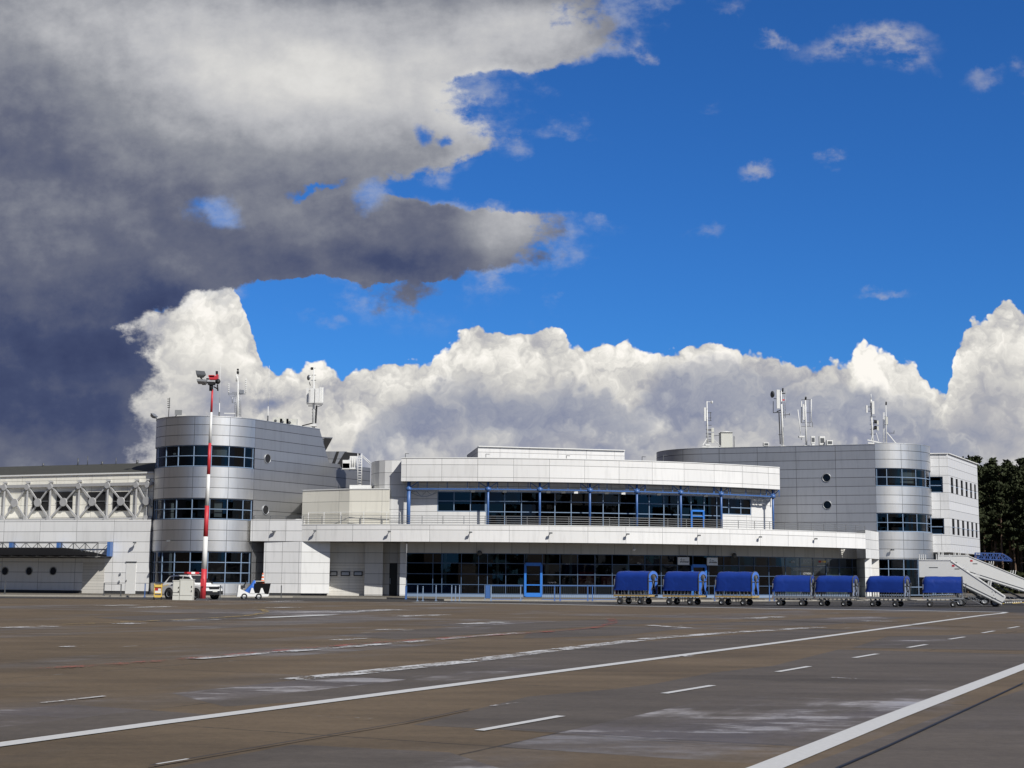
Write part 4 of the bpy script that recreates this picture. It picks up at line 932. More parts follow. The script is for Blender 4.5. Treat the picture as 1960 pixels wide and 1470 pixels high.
M['white_round'] = panel('white_round', (0.66, 0.66, 0.65), 0.5, 0, 3.55, .95, 1.0, zrb % .95 + .0, w=0.018); mb.build('rounded_wall', M['white_round'], hall)
mb = MB(); mb.poly([XY(577.5, 112.5), XY(760, 111), XY(760, 115), XY(577.5, 117)], zd); mb.build('terrace', M['roof_grey'], hall)
# terrace railing behind (pale)
railing(hall, [pt(HC, RB - 1.25, ang_of(HC, RB - 1.25, x, 1000)) for x in (590, 620, 652, 696, 740, 766)], zd, Z(650, 979, 110.55), 3, mat='mast_white')
# penthouse
pa_, pb_ = XY(915, 121.5, 860), XY(1195.5, 124.5, 870); zph = Z(915, 855, 121.5)
M['white_pent'] = panel('white_pent', (0.68, 0.675, 0.665), 0.5, 0, 2.55, 1.0, .3, (zph - .45) % 1.0, w=0.018)
mb = MB(); mb.wall([(pa_[0] - 1.2, 130), pa_, pb_, (pb_[0] + .5, 132)], ztf - .3, zph, False); mb.poly([(pa_[0] - 1.2, 130), pa_, pb_, (pb_[0] + .5, 132)], zph - .05); mb.build('penthouse', M['white_pent'], hall)
mb = MB(); mb.bar(V(*pa_, zph + .03), V(*pb_, zph + .03), .3, .07); mb.build('coping', M['white_paint'], hall)
# roof hooks
mb = MB()
for x, y in ((776, 868), (930, 869), (1084, 872), (1270, 871), (1229, 874)): 
    p = P(x, y, 116); q = P(x, y + 9, 116); mb.bar(q - V(0, 0, .4), p, .05); mb.bar(p, p + V(.3, 0, -.02), .04)
mb.build('roof_hook', M['steel_grey'], hall)
# east end pier of the balcony and its link to the east tower
e0 = V(*pt(HC, RB, BA1), 0); e1 = V(*XY(1682, 128.4, 1040), 0)
M['white_east'] = panel('white_east', (0.66, 0.66, 0.65), 0.5, 0, 2.2, PV, 0, zs % PV, w=0.02)
ze2 = Z(1665, 1016, 125.5)
mb = MB(); mb.wall([tuple(e0[:2]), tuple(e1[:2])], zs - .82, ze2, False); mb.poly([tuple(e0[:2]), tuple(e1[:2]), (e1.x, e1.y + 4), (e0.x, e0.y + 4)], ze2); mb.face([(e0.x, e0.y, zs - .82), (e0.x, e0.y + 4, zs - .82), (e1.x, e1.y + 4, zs - .82), (e1.x, e1.y, zs - .82)][::-1])
mb.wall([(e0.x - .05, e0.y + 3.0), tuple(e0[:2])], zs - .82, ze2, False)
p, q = XY(1656, 124.6, 1100), XY(1669, 124.9, 1100); mb.wall([(p[0], p[1] + 3), p, q, (q[0], q[1] + 3)], .12, zs - .8, False)
mb.build('east_link', M['white_east'], hall)
mb = MB(); mb.wall([XY(1668, 128, 1100), XY(1683, 128.5, 1100)], .12, zs, False); mb.build('recess_wall', M['shade_panel'], hall)

# ===== grey east block with round tower =====
eb = thing('round_tower', (33.7, 134, 0.12), 'silver round-cornered tower at the right joined to long grey office wall', 'building', 'round corner towers of the terminal')
ES = V(*XY(1676.5, 129.2, 950), 0); EL = V(*XY(1343, 134.4, 870), 0)
nsea = V(-0.208 * -1, 0.978, 0); ERr = 5.18; EC = (ES.x + 0.208 * ERr, ES.y + 0.978 * ERr)
ze_ = Z(1676, 851, ES.y)
sa = math.atan2(ES.x - EC[0], EC[1] - ES.y)
ys = [Z(1720, y, EC[1] - ERr) for y in (849, 896, 913, 930.5, 982, 1000, 1017.5, 1070, 1089, 1142)]
lp = [(EL.x + (ES.x - EL.x) * i / 10, EL.y + (ES.y - EL.y) * i / 10) for i in range(11)]
dE = (EL - ES).normalized(); nE = V(-dE.y, dE.x, 0); 
if nE.y > 0: nE = -nE
# rounded west end of the grey wall
RW = 5.5; cW = EL - nE * RW; a_s = math.atan2(nE.x, -nE.y)
wend = [(cW.x + RW * math.sin(a_s - t), cW.y - RW * math.cos(a_s - t)) for t in [R_(100) * (1 - i / 20) for i in range(20)]]
kz = (ys[3] - ys[4]) / 3.0; kz = (ys[3] - ys[4]) / 3
pvE = abs(ys[3] - ys[4]) / 3
M['silver_wall_e'] = panel('silver_wall_e', (0.52, 0.525, 0.54), 0.45, 0.85, 3.55, pvE, 0.6, ys[3] % pvE, w=0.028)  # tower metal with a darker base, standing in for weaker glare on flat wall
M['silver_panel_e'] = panel('silver_panel_e', (0.72, 0.715, 0.70), 0.43, 1.0, ERr * (ang_of(EC, ERr, 1727, 950) - sa), pvE, 0, ys[3] % pvE, w=0.028)
mb = MB(); mb.wall(wend + lp, .12, ze_, True); sw = mb.build('office_wall', M['silver_wall_e'], eb)
mb = MB(); ea1 = R_(130)
for z0, z1 in ((ys[1], ys[0]), (ys[4], ys[3]), (ys[7], ys[6])): mb.band(arc(EC, ERr, sa, ea1, 50), arc(EC, ERr - .35, sa, ea1, 50), z0, z1)
mb.build('wall', M['silver_panel_e'], eb)
mb = MB(); mb.band(arc(EC, ERr + .03, sa, ea1, 50), arc(EC, ERr - .3, sa, ea1, 50), ys[0], ys[0] + .06); mb.band([(x + nE.x * .03, y + nE.y * .03) for x, y in wend + lp], [(x - nE.x * .25, y - nE.y * .25) for x, y in wend + lp], ze_, ze_ + .05); mb.build('coping', M['silver_panel'], eb)
for i, (z0, z1, h) in enumerate(((ys[3], ys[1], [ys[2]]), (ys[6], ys[4], [ys[5]]), (.25, ys[7], [ys[8], 1.0]))):
    window(eb, arc(EC, ERr - .14, sa, ea1, 50), z0, z1, [pt(EC, ERr - .14, ang_of(EC, ERr - .14, x, 950 + 60 * i)) for x in (1679, 1698 + i, 1727 + i, 1753 + i * 1.5, 1771 + i * 2, 1781 + i * 2)], [z0 + .04] + h + [z1 - .04], t=.06)
mb = MB(); mb.wall(arc(EC, ERr - 1.8, sa - .3, ea1, 30), .12, ze_ - .2)
for z in (.2, 4.5, 8.8, 13.0): mb.poly(arc(EC, ERr - .2, sa, ea1, 30), z, True); mb.poly(arc(EC, ERr - .2, sa, ea1, 30), z - .3, False)
mb.build('interior', M['dark_interior'], eb)
for x0, x1, z0, z1 in ((1700, 1725, ys[2], ys[1]), (1729, 1752, ys[2], ys[1]), (1702, 1726, ys[8] - .6, ys[7]), (1703, 1750, ys[2] - .5, ys[2])):
    blind(eb, EC, ERr - .38, ang_of(EC, ERr - .38, x0, 950), ang_of(EC, ERr - .38, x1, 950), z0, z1)
mb = MB(); mb.poly(wend + lp + arc(EC, ERr - .3, sa, ea1, 30) + [(36, 141), (16, 146)], ze_ - .2); mb.build('roof', M['roof_grey'], eb)
for px, py in ((1582, 914.5), (1583.5, 966.5)):
    p = on(ES, dE, px, py); porthole(eb, V(p.x, p.y, P(px, py, p.y).z), nE, .40)
spt = pt(EC, ERr, ang_of(EC, ERr, 1706, 1052)); spot(eb, (*spt, Z(1706, 1052, spt[1])))

# ===== white office block, far right =====
ob = thing('office_block', (42, 137, 0.12), 'white office block at the right edge with rows of narrow windows above the stairs', 'building')
OC = V(*XY(1816.5, 133, 950), 0); OR = V(*XY(1873, 145.2, 970), 0); OLd = V(-0.985, 0.17, 0); OL = OC + OLd * 6; od = (OR - OC).normalized(); on_n = V(od.y, -od.x, 0)
zo = Z(1816, 868.5, 133); zo0 = Z(1820, 1057, 133)
oy = [Z(1820, y, 133) for y in (912, 929, 942.5, 992, 1008, 1022.5)]
pvO = (oy[2] - oy[3]) / 3
M['white_office'] = panel('white_office', (0.60, 0.605, 0.61), 0.5, 0, 2.1, pvO, 1.0, oy[3] % pvO, w=0.02)
M['white_office_side'] = panel('white_office_side', (0.56, 0.565, 0.575), 0.5, 0, 100, pvO, 50, oy[3] % pvO, w=0.02)
mb = MB(); lw = [tuple(OL[:2]), tuple(OC[:2])]
mb.wall(lw, oy[0], zo, False); mb.wall(lw, oy[3], oy[2], False); mb.wall(lw, zo0, oy[5], False)
wq = on(OC, OLd, 1805.5, 950); 
for a, b in ((oy[2], oy[0]), (oy[5], oy[3])): mb.wall([tuple(wq[:2]), tuple(OC[:2])], a, b, False)
mb.poly([tuple(OL[:2]), tuple(OC[:2]), tuple(OR[:2]), (OL.x, OR.y)], zo0, False)
mb.build('front_wall', M['white_office'], ob)
mb = MB(); px_w = [(1820, 1825), (1829.5, 1834), (1839, 1843.5), (1848, 1852.3), (1856.5, 1860.5), (1864.5, 1868.2)]
cuts = [OC]
for a, b in px_w: cuts += [on(OC, od, a, 930), on(OC, od, b, 930)]
cuts.append(OR)
for i in range(0, len(cuts) - 1):
    a, b = tuple(cuts[i][:2]), tuple(cuts[i + 1][:2])
    if i % 2 == 0: mb.wall([a, b], zo0, zo, False)
    else:
        mb.wall([a, b], oy[0], zo, False); mb.wall([a, b], oy[3], oy[2], False); mb.wall([a, b], zo0, oy[5], False)
        jb = [tuple((cuts[j] - on_n * .06)[:2]) for j in (i, i + 1)]
        for z0, z1 in ((oy[2], oy[0]), (oy[5], oy[3])): mb.wall([b, jb[1]], z0, z1, False); mb.wall([jb[0], a], z0, z1, False); mb.face([V(*a, z0), V(*b, z0), V(*jb[1], z0), V(*jb[0], z0)])
mb.build('side_wall', M['white_office_side'], ob)
for r, (z0, zm, z1) in enumerate(((oy[2], oy[1], oy[0]), (oy[5], oy[4], oy[3]))):
    for i in range(1, len(cuts) - 1, 2):
        a, b = [tuple((cuts[j] - on_n * .05)[:2]) for j in (i, i + 1)]; window(ob, [a, b], z0, z1, [], [zm], fr='pale_frame', t=.05, pane='black_matte')
    a, b = OL - on_n * 0 + V(0, .2, 0), wq + V(0, .2, 0); window(ob, [tuple(a[:2]), tuple(b[:2])], z0, z1, [tuple(a[:2]), tuple(b[:2])], [z0 + .03, zm, z1 - .03])
mb = MB(); k = on_n * -1.3; mb.wall([(OL.x, OL.y + 1.5), tuple((OC + k + V(-.6, .6, 0))[:2]), tuple((OR + k)[:2])], zo0, zo - .1, False); mb.build('interior', M['dark_interior'], ob)
mb = MB(); mb.poly([tuple(OL[:2]), tuple(OC[:2]), tuple(OR[:2]), (OL.x, OR.y)], zo - .08); mb.build('roof', M['roof_grey'], ob)
mb = MB(); mb.bar(V(*OL[:2], zo + .03), V(*OC[:2], zo + .03), .3, .07); mb.bar(V(*OC[:2], zo + .033), V(*OR[:2], zo + .033), .3, .07); mb.build('coping', M['white_paint'], ob)
gf = [(OL.x, OL.y + 2.2), tuple((OC + V(-1.6, 2.2, 0))[:2]), tuple((OR - on_n * 2)[:2])]
window(ob, gf, .2, zo0, [((gf[0][0] * (1 - k) + gf[1][0] * k), (gf[0][1] * (1 - k) + gf[1][1] * k)) for k in (.3, .5, .7, .99)] + [((gf[1][0] * (1 - k) + gf[2][0] * k), (gf[1][1] * (1 - k) + gf[2][1] * k)) for k in (.2, .4, .6, .8)], [.25, 1.2, 2.3, 3.4, zo0 - .04], name='ground_window', fr='pale_frame')
mb = MB(); mb.wall([(gf[0][0], gf[0][1] + 2), (gf[1][0] - .5, gf[1][1] + 2), (gf[2][0] - 1.5, gf[2][1])], .15, zo0, False); mb.build('interior', M['dark_interior'], ob)
# blue lattice canopy beyond
lc = thing('lattice_canopy', (P(1900, 1066, 140).x, 140, 3.5), 'blue lattice steel canopy projecting in front of the pine trees at the right edge', 'canopy')
mb = MB(); n = 12; x0, x1 = 1866, 1937
for off in (0, 1.6):
    bot = [P(x0 + (x1 - x0) * i / n, 1069 + 4.0 * i / n, 140 + off) for i in range(n + 1)]
    top_ = [P(x0 + (x1 - x0) * i / n, 1058.5 + 1.5 * i / n + 13 * max(0, i / n - .72) ** 1.0 * 3.2 * (i / n - .0) - 0, 140 + off) for i in range(n + 1)]
    top_[-1] = bot[-1]
    for i in range(n):
        mb.bar(bot[i], bot[i + 1], .1); mb.bar(top_[i], top_[i + 1], .1); mb.bar(bot[i], top_[i], .06); mb.bar(bot[i] if i % 2 else top_[i], top_[i + 1] if i % 2 else bot[i + 1], .07)
    if off == 0: b0, t0 = bot, top_
    else:
        for i in range(n + 1): mb.bar(b0[i], bot[i], .06); mb.bar(t0[i], top_[i], .06)
        for i in range(n): mb.bar(t0[i], top_[i + 1], .06)
mb.build('truss', M['dark_blue'], lc, fix=True)
mb = MB(); mb.hexa([b0[0] - V(0, 0, .12), b0[-1] - V(0, 0, .12), bot[-1] - V(0, 0, .12), bot[0] - V(0, 0, .12), b0[0] - V(0, 0, .06), b0[-1] - V(0, 0, .06), bot[-1] - V(0, 0, .06), bot[0] - V(0, 0, .06)]); mb.build('roof', M['dark_blue'], lc, fix=True)

# ------------------------------------------------------------------ floodlight mast, antennas on the roofs
def flood(mb, c, size, yaw, tilt, M_=None):
    """a floodlight head: tapered box tilted about its width"""
    R3 = Matrix.Rotation(yaw, 4, 'Z') @ Matrix.Rotation(tilt, 4, 'X'); w, h, d = size
    pts = [(-w / 2, -d / 2, -h / 2), (w / 2, -d / 2, -h / 2), (w * .32, d / 2, -h * .3), (-w * .32, d / 2, -h * .3), (-w / 2, -d / 2, h / 2), (w / 2, -d / 2, h / 2), (w * .32, d / 2, h * .3), (-w * .32, d / 2, h * .3)]
    mb.hexa([Vector(c) + R3 @ Vector(p) for p in pts])
YP = 95.5; b = P(388, 1148.5, YP); t = P(405, 745, YP)
pole = thing('light_mast', (b.x, b.y, 0), 'tall red and white banded floodlight mast standing on the apron before the left tower', 'light mast')
b = V(b.x, b.y, 0); t = V(b.x + .15, b.y, t.z)
ybands = [745, 789, 848, 908, 968, 1027, 1089, 1150]
def on_pole(py):
    z = Z(395, py, YP) if py < 1149 else 0.0; k = z / t.z; return b + (t - b) * k
for i in range(7):
    p, q = on_pole(ybands[i + 1]), on_pole(ybands[i]); r0_, r1_ = .195 - .13 * p.z / t.z, .195 - .13 * q.z / t.z
    mb = MB(); mb.tube(p, q, r0_, r1_, 16); mb.build('red_section' if i % 2 == 0 else 'white_section', M['red_paint'] if i % 2 == 0 else M['mast_white'], pole)
mb = MB(); mb.box((b.x, b.y, .05), (.75, .75, .1)); mb.build('base_plate', M['steel_grey'], pole); mb = MB(); mb.box((b.x - .02, b.y - .25, 1.15), (.2, .1, .5)); mb.build('control_box', M['red_paint'], pole)
T = lambda px, py, dy=0: P(px, py, YP + dy)
mb = MB(); mb.box(tuple(T(405.5, 720.5)), (.38, .4, .14)); mb.box(tuple(T(409.5, 723.5)), (.55, .4, .26)); mb.box(tuple(T(416, 723)), (.10, .3, .42)); mb.build('head_box', M['red_paint'], pole)
mb = MB(); mb.tube(T(404, 748), T(404.5, 731), .13); mb.tube(T(399, 733), T(414, 733), .05); mb.box(tuple(T(405, 734)), (.45, .4, .2)); mb.tube(T(395, 725), T(420, 727), .045); mb.tube(T(409, 740), T(416, 744), .04); mb.tube(T(416, 736), T(417, 748), .05); mb.tube(T(399, 733), T(388, 728), .05); mb.tube(T(388, 728), T(383, 721), .05); mb.tube(T(414, 718), T(415, 711), .03); mb.box(tuple(T(415, 713.5)), (.14, .14, .22))
mb.build('lamp_bracket', M['black'], pole)
for c, sz, yaw, tilt in ((T(383.5, 717), (.62, .5, .3), .5, -.9), (T(385, 731, -.2), (.6, .42, .24), .3, -1.1), (T(391, 732.5), (.4, .35, .25), -.3, -.9)):
    mb = MB(); flood(mb, c, sz, yaw, tilt); mb.build('lamp_head', M['steel_grey'] if c.x < T(384.5, 717).x else M['galv'], pole, fix=True)
mb = MB(); mb.lathe(T(418, 731, -.2), V(0, -1, 0), [(0, .05), (.2, .18), (.21, .001)], 14); mb.build('lamp_head', M['black'], pole, fix=True)

def mast(name, px, pyb, pyt, Y, label, rb=.12, rt=.05, lattice=False, lean=0, cat='antenna mast', group=None, topx=None):
    b, t = P(px, pyb, Y), P(topx or px, pyt, Y); o = thing(name, (b.x, b.y, b.z), label, cat, group)
    mb = MB(); b2 = b - V(0, 0, .4); mb.tube(b2, t, rb, rt, 10)
    mb.box((b.x, b.y, b.z - .1), (.5, .5, .15)); mb.build('mast', M['mast_white'], o)
    def q(x, y, dy=0): return P(x, y, Y + dy)
    return o, q
def parts(o, name, mat, fn):
    mb = MB(); fn(mb); return mb.build(name, M[mat], o, fix=True)
def ladder_(o, q, x, y0, y1, w=3, st=5, mat='mast_white'):
    def f(mb):
        mb.tube(q(x, y0), q(x, y1), .025, n=5); mb.tube(q(x + w, y0), q(x + w, y1), .025, n=5)
        y = y0
        while y > y1: mb.tube(q(x, y), q(x + w, y), .02, n=5); y -= st
    parts(o, 'ladder', mat, f)
def panel_ant(o, q, x, y0, y1, w, mat='mast_white', dy=-.3, brk=None):
    def f(mb):
        a, b = q(x, y0, dy), q(x, y1, dy); mb.box(((a.x + b.x) / 2, a.y, (a.z + b.z) / 2), (w, .16, b.z - a.z))
    p = parts(o, 'antenna_panel', mat, f)
    if brk is not None: parts(o, 'bracket', 'steel_grey', lambda mb: [mb.bar(q(x, y, dy), q(brk, y, 0), .05) for y in (y0 - 3, y1 + 3)])
YT = 115.5
o, q = mast('antenna_mast', 455.5, 798, 729, YT, 'lattice-clad white antenna mast with crossarm behind the round left tower', .09, .05)
ladder_(o, q, 457.5, 798, 745, 3.4, 5, 'galv'); ladder_(o, q, 449.5, 798, 752, 3, 4, 'galv')
parts(o, 'top_tube', 'mast_white', lambda mb: [mb.tube(q(453, 730), q(453.5, 716), .07), mb.tube(q(457, 752), q(455, 719), .03), mb.bar(q(450, 719.5), q(460, 720), .07), mb.tube(q(454.5, 719), q(455, 711), .05)])
parts(o, 'obstruction_lamp', 'black', lambda mb: [mb.lathe(q(455.3, 712), V(0, 0, 1), [(-.2, .05), (-.1, .1), (.05, .1), (.1, .001)], 10), mb.box(tuple(q(455.3, 707.5)), (.14, .14, .14))])
parts(o, 'crossarm', 'galv', lambda mb: [mb.bar(q(437, 754), q(470, 754), .07), mb.bar(q(444, 751), q(466, 751), .05), mb.bar(q(445, 760), q(452, 757), .04), mb.bar(q(437.5, 755), q(443, 762), .03), mb.box(tuple(q(463, 750)), (.3, .2, .3)), mb.bar(q(444.5, 771), q(452, 771), .05), mb.tube(q(444.6, 771), q(444.8, 758), .03)])
for x, y0, y1 in ((437.8, 753, 734), (470.3, 752, 724)): parts(o, 'antenna_rod', 'mast_white', lambda mb: [mb.tube(q(x, y0), q(x + .4, y1), .025, n=6)] + [mb.tube(q(x, y0 - 2 - k * 3.6), q(x + .1, y0 - 3.6 - k * 3.6), .06, n=6) for k in range(int((y0 - y1) / 3.8))])
parts(o, 'side_arm', 'mast_white', lambda mb: mb.bar(q(429, 791), q(450, 791.5), .07))
o, q = mast('antenna_mast', 600.5, 812, 703, 119.5, 'white mast ringed by tall sector panels above the grey side wall', .12, .04)
for x, w, dy in ((588.5, .2, 0), (598, .32, -.5), (607, .32, -.45), (613.5, .16, -.1), (617.5, .14, 0)): panel_ant(o, q, x, 771, 743 if x < 610 else 741.5, w, dy=dy)
parts(o, 'ring_frame', 'steel_grey', lambda mb: [mb.bar(q(587, 773), q(618, 773.5), .07), mb.bar(q(590, 777), q(598, 777), .06), mb.bar(q(608, 778), q(616, 776), .06), mb.bar(q(587, 748), q(618, 748), .04), mb.bar(q(602.5, 745), q(602.5, 771), .08)])
parts(o, 'cable_tray', 'black', lambda mb: [mb.bar(q(606, 776, .1), q(604, 810, .1), .14, .1), mb.bar(q(578, 815, 0), q(598, 810, 0), .08), mb.tube(q(594, 738), q(592, 731), .03)])
parts(o, 'foot_peg', 'steel_grey', lambda mb: [mb.bar(q(597, y), q(605, y), .045) for y in (728, 718, 784, 790, 796, 802, 806)])
parts(o, 'camera', 'black', lambda mb: [mb.box(tuple(q(597.5, 705.5)), (.22, .2, .2)), mb.bar(q(593, 706), q(604, 704.5), .035)])
parts(o, 'dish', 'galv', lambda mb: [mb.lathe(q(593, 723), V(-.7, -.7, 0), [(0, .1), (.12, .24), (.14, .001)], 14), mb.bar(q(595, 728), q(601, 728), .05)])
for x, y0, y1, lb in ((419.5, 797, 695, 'thin whip antenna rising right behind the red and white mast top'), (512.5, 804, 700, 'thin whip antenna on the roof between the two left antenna masts')):
    a, b = P(x, y0, 115), P(x + 3, y1, 115); mb = MB(); mb.tube(a - V(0, 0, .3), a + (b - a) * .25, .045, .03, 6); mb.tube(a + (b - a) * .25, b, .018, .012, 6)
    w = bpy.data.objects.new('whip_antenna', None); C.objects.remove if False else None; C.objects.link(w); w.location = a; ORG[w.name] = a.copy(); tag(w, lb, 'antenna', 'whip antennas'); mb.build('rod', M['mast_white'], w); m2 = MB(); m2.tube(a - V(0, 0, .3), a + V(0, 0, .35), .06, n=8); m2.build('base', M['steel_grey'], w)
o = thing('yagi_antenna', tuple(P(322, 798, 112)), 'small comb-like aerial at the left rim of the round tower roof', 'antenna')
parts(o, 'pole', 'steel_grey', lambda mb: mb.tube(P(322.3, 800, 112), P(325, 761, 112), .03, n=6)); parts(o, 'element', 'black', lambda mb: [mb.bar(P(320.5, y, 112), P(325.5, y - .5, 112), .05) for y in (764, 768, 772, 776, 780)])
for c, lb, yaw in ((P(294, 796.5, 112.5), 'flat grey floodlight tilted outward over the left edge of the tower roof', 1.2), (P(341.5, 790.5, 111.5), 'black square floodlight on an arm above the tower rim', .2)):
    o = thing('roof_floodlight', tuple(c - V(0, 0, .3)), lb, 'floodlight', 'floodlights on the tower rim')
    mb = MB(); flood(mb, c, (.55, .42, .25), yaw, -.9 if yaw > 1 else -.25); mb.build('lamp_head', M['galv'] if yaw > 1 else M['steel_grey'], o, fix=True)
    mb = MB(); mb.tube(c, c + V(.35 if yaw > 1 else -.5, .6, -.35), .035, n=6); mb.build('arm', M['steel_grey'], o)
for px, py, w, h in ((533, 805, .75, .45), (549, 808, .7, .5), (560, 810, .55, .35)):
    pass
o = thing('roof_cooler', tuple(P(545, 812, 117)), 'pale air conditioner units in a row on the grey tower roof edge', 'air conditioner')
for px, py, w, h in ((532, 806, .8, .55), (545, 808, .7, .5), (559, 809.5, .85, .62)):
    p = P(px, py, 117); mb = MB(); mb.box(tuple(p), (w, .6, h)); mb.box((p.x, p.y, p.z - h / 2 - .1), (w * .8, .4, .25)); u = mb.build('casing', M['cabinet'], o); m2 = MB(); m2.lathe(V(p.x - w * .18, p.y - .31, p.z), V(0, -1, 0), [(0, .001), (.02, .001), (.02, h * .2), (0, h * .2)], 16); m2.build('fan', M['steel_grey'], u, fix=True)
# east roof
def rm(px, pyb, pyt, Y, lb, rb=.1, rt=.05, topx=None): return mast('antenna_mast', px, pyb, pyt, Y, lb, rb, rt, group=None, topx=topx)
o, q = rm(1354.5, 850, 768, 136, 'slim white mast with one side panel beside the pale roof cabin', .1, .05, 1353)
panel_ant(o, q, 1349.5, 806, 780, .2, brk=1354); panel_ant(o, q, 1364, 827, 819, .25, 'cabinet', brk=1355); panel_ant(o, q, 1364, 848, 829, .25, 'cabinet', brk=1355)
parts(o, 'bracket', 'steel_grey', lambda mb: [mb.bar(q(1351, y), q(1362, y), .05) for y in (790, 800, 805, 814, 822, 830, 836, 842)] + [mb.bar(q(1360, 789), q(1360, 805), .05)])
parts(o, 'camera', 'mast_white', lambda mb: [mb.bar(q(1353.5, 769), q(1362, 769), .05), mb.lathe(q(1362.5, 769), V(0, 0, -1), [(-.08, .1), (.1, .12), (.2, .001)], 10)])
parts(o, 'stay', 'mast_white', lambda mb: [mb.bar(q(1345, 852, -.5), q(1354, 838), .06), mb.bar(q(1380, 855, -.6), q(1362, 838), .06), mb.bar(q(1344, 855, -.5), q(1380, 857, -.6), .12)])
o = thing('roof_cabin', tuple(P(1391, 857, 137)), 'pale equipment cabin with a low gable on the long grey roof', 'equipment cabin')
a, b = P(1380.5, 858, 136.5), P(1402, 827.5, 136.5); mb = MB(); mb.box(((a.x + b.x) / 2, 137.2, (a.z + b.z) / 2), (b.x - a.x, 1.4, b.z - a.z)); cb = mb.build('wall', M['cabinet'], o)
xm = (a.x + b.x) / 2; mb = MB(); mb.face([(a.x - .06, 136.4, b.z), (b.x + .06, 136.4, b.z), (xm, 136.4, b.z + .12)]); mb.face([(a.x - .06, 138, b.z), (xm, 138, b.z + .12), (b.x + .06, 138, b.z)]); mb.face([(a.x - .06, 136.4, b.z), (xm, 136.4, b.z + .12), (xm, 138, b.z + .12), (a.x - .06, 138, b.z)]); mb.face([(xm, 136.4, b.z + .12), (b.x + .06, 136.4, b.z), (b.x + .06, 138, b.z), (xm, 138, b.z + .12)]); mb.build('roof', M['white_paint'], o)
parts(o, 'bracket', 'steel_grey', lambda mb: [mb.bar(P(1377.5, 856, 136.4), P(1377.5, 834, 136.4), .06), mb.bar(P(1366, 834, 136.4), P(1380, 833, 136.4), .05), mb.tube(P(1405, 835, 136.4), P(1405, 858, 136.4), .04)])
o, q = rm(1498.5, 853, 748, 134, 'tallest white mast with dish and long panel on the grey roof', .14, .06, 1495)
panel_ant(o, q, 1489.5, 782, 746, .3, brk=1495); parts(o, 'dish', 'steel_grey', lambda mb: [mb.lathe(q(1481, 755), V(-.9, -.4, 0), [(0, .1), (.1, .3), (.16, .33), (.17, .001)], 18), mb.bar(q(1481, 763), q(1488, 763), .05)])
parts(o, 'bracket', 'black', lambda mb: [mb.bar(q(1480, 768), q(1480, 790), .05), mb.bar(q(1480, 790), q(1500, 789), .06), mb.bar(q(1487, 788, 0), q(1494, 785), .1), mb.bar(q(1491, 790), q(1493.5, 850), .09, .06), mb.bar(q(1494, 795), q(1511, 793.5), .05), mb.bar(q(1511, 795), q(1511, 791), .05), mb.bar(q(1490, 832), q(1498, 832), .05), mb.bar(q(1494, 753), q(1503, 753), .08)])
ladder_(o, q, 1499.5, 800, 748, 3.5, 6, 'galv'); parts(o, 'obstruction_lamp', 'black', lambda mb: [mb.tube(q(1498, 750), q(1498.5, 743), .08)]); parts(o, 'radio_unit', 'red_paint', lambda mb: mb.box(tuple(q(1499.5, 765.5, -.3)), (.2, .12, .12)))
o, q = rm(1543.5, 852, 765, 133, 'white mast carrying two slim rods and a cage, right of the tallest mast', .09, .05, 1541.5)
for x, y0, y1 in ((1534, 809, 768), (1552.5, 808, 764)): parts(o, 'antenna_rod', 'mast_white', lambda mb: mb.tube(q(x, y0), q(x + .3, y1), .045, n=6))
parts(o, 'cage', 'steel_grey', lambda mb: [mb.bar(q(1534, y), q(1553, y), .04) for y in (765, 790, 809, 816)] + [mb.bar(q(1549, 816), q(1549, 765), .03), mb.bar(q(1555.5, 818), q(1555, 808), .04)])
panel_ant(o, q, 1538, 804, 774, .14); parts(o, 'obstruction_lamp', 'black', lambda mb: mb.tube(q(1542, 765), q(1542.5, 759.5), .09)); ladder_(o, q, 1540, 806, 770, 3, 4, 'galv')
o, q = rm(1534, 834, 784, 132.5, 'thin leaning white rod antenna on the grey roof, left of the caged mast', .03, .045, 1527)
o, q = rm(1671, 850, 778, 131, 'mast with paired panels and spike standing where grey wall meets right tower', .1, .07, 1667)
panel_ant(o, q, 1671, 793, 768, .22, brk=1667); panel_ant(o, q, 1659, 790, 776, .14, brk=1667); parts(o, 'spike', 'mast_white', lambda mb: [mb.tube(q(1667.5, 780), q(1667.3, 765), .09), mb.tube(q(1667.3, 765), q(1667, 754), .035)])
for y0 in (813, 824): panel_ant(o, q, 1680, y0, y0 - 8, .16, 'cabinet', brk=1671)
parts(o, 'bracket', 'black', lambda mb: [mb.box(tuple(q(1675.5, y, -.1)), (.22, .2, .28)) for y in (807, 818)] + [mb.bar(q(1665, y), q(1676, y), .04) for y in (798, 804, 812, 822, 831)])
parts(o, 'stay', 'mast_white', lambda mb: [mb.bar(q(1661, 848, -.6), q(1694, 850, -.6), .12), mb.bar(q(1668, 843, -.4), q(1671, 828), .05), mb.bar(q(1682, 845), q(1677, 828), .05), mb.bar(q(1660, 842, -.6), q(1694, 849.5, -.6), .1)])
o, q = rm(1696.5, 848, 772, 131, 'dark-tipped mast with ladder on the rim of the right round tower', .07, .03, 1695.5)
ladder_(o, q, 1690.5, 848, 789, 2.2, 2.6, 'mast_white'); panel_ant(o, q, 1697, 812, 798, .2, 'cabinet'); parts(o, 'obstruction_lamp', 'black', lambda mb: mb.tube(q(1696, 775), q(1696.3, 769), .07))
parts(o, 'side_arm', 'steel_grey', lambda mb: [mb.bar(q(1698, 829), q(1711, 829), .05), mb.bar(q(1711, 830), q(1711.5, 824), .04), mb.bar(q(1693, 797), q(1699, 798), .05), mb.bar(q(1693, 813), q(1699, 813), .05)])
parts(o, 'stay', 'mast_white', lambda mb: [mb.bar(q(1698, 828), q(1716, 850), .08)])
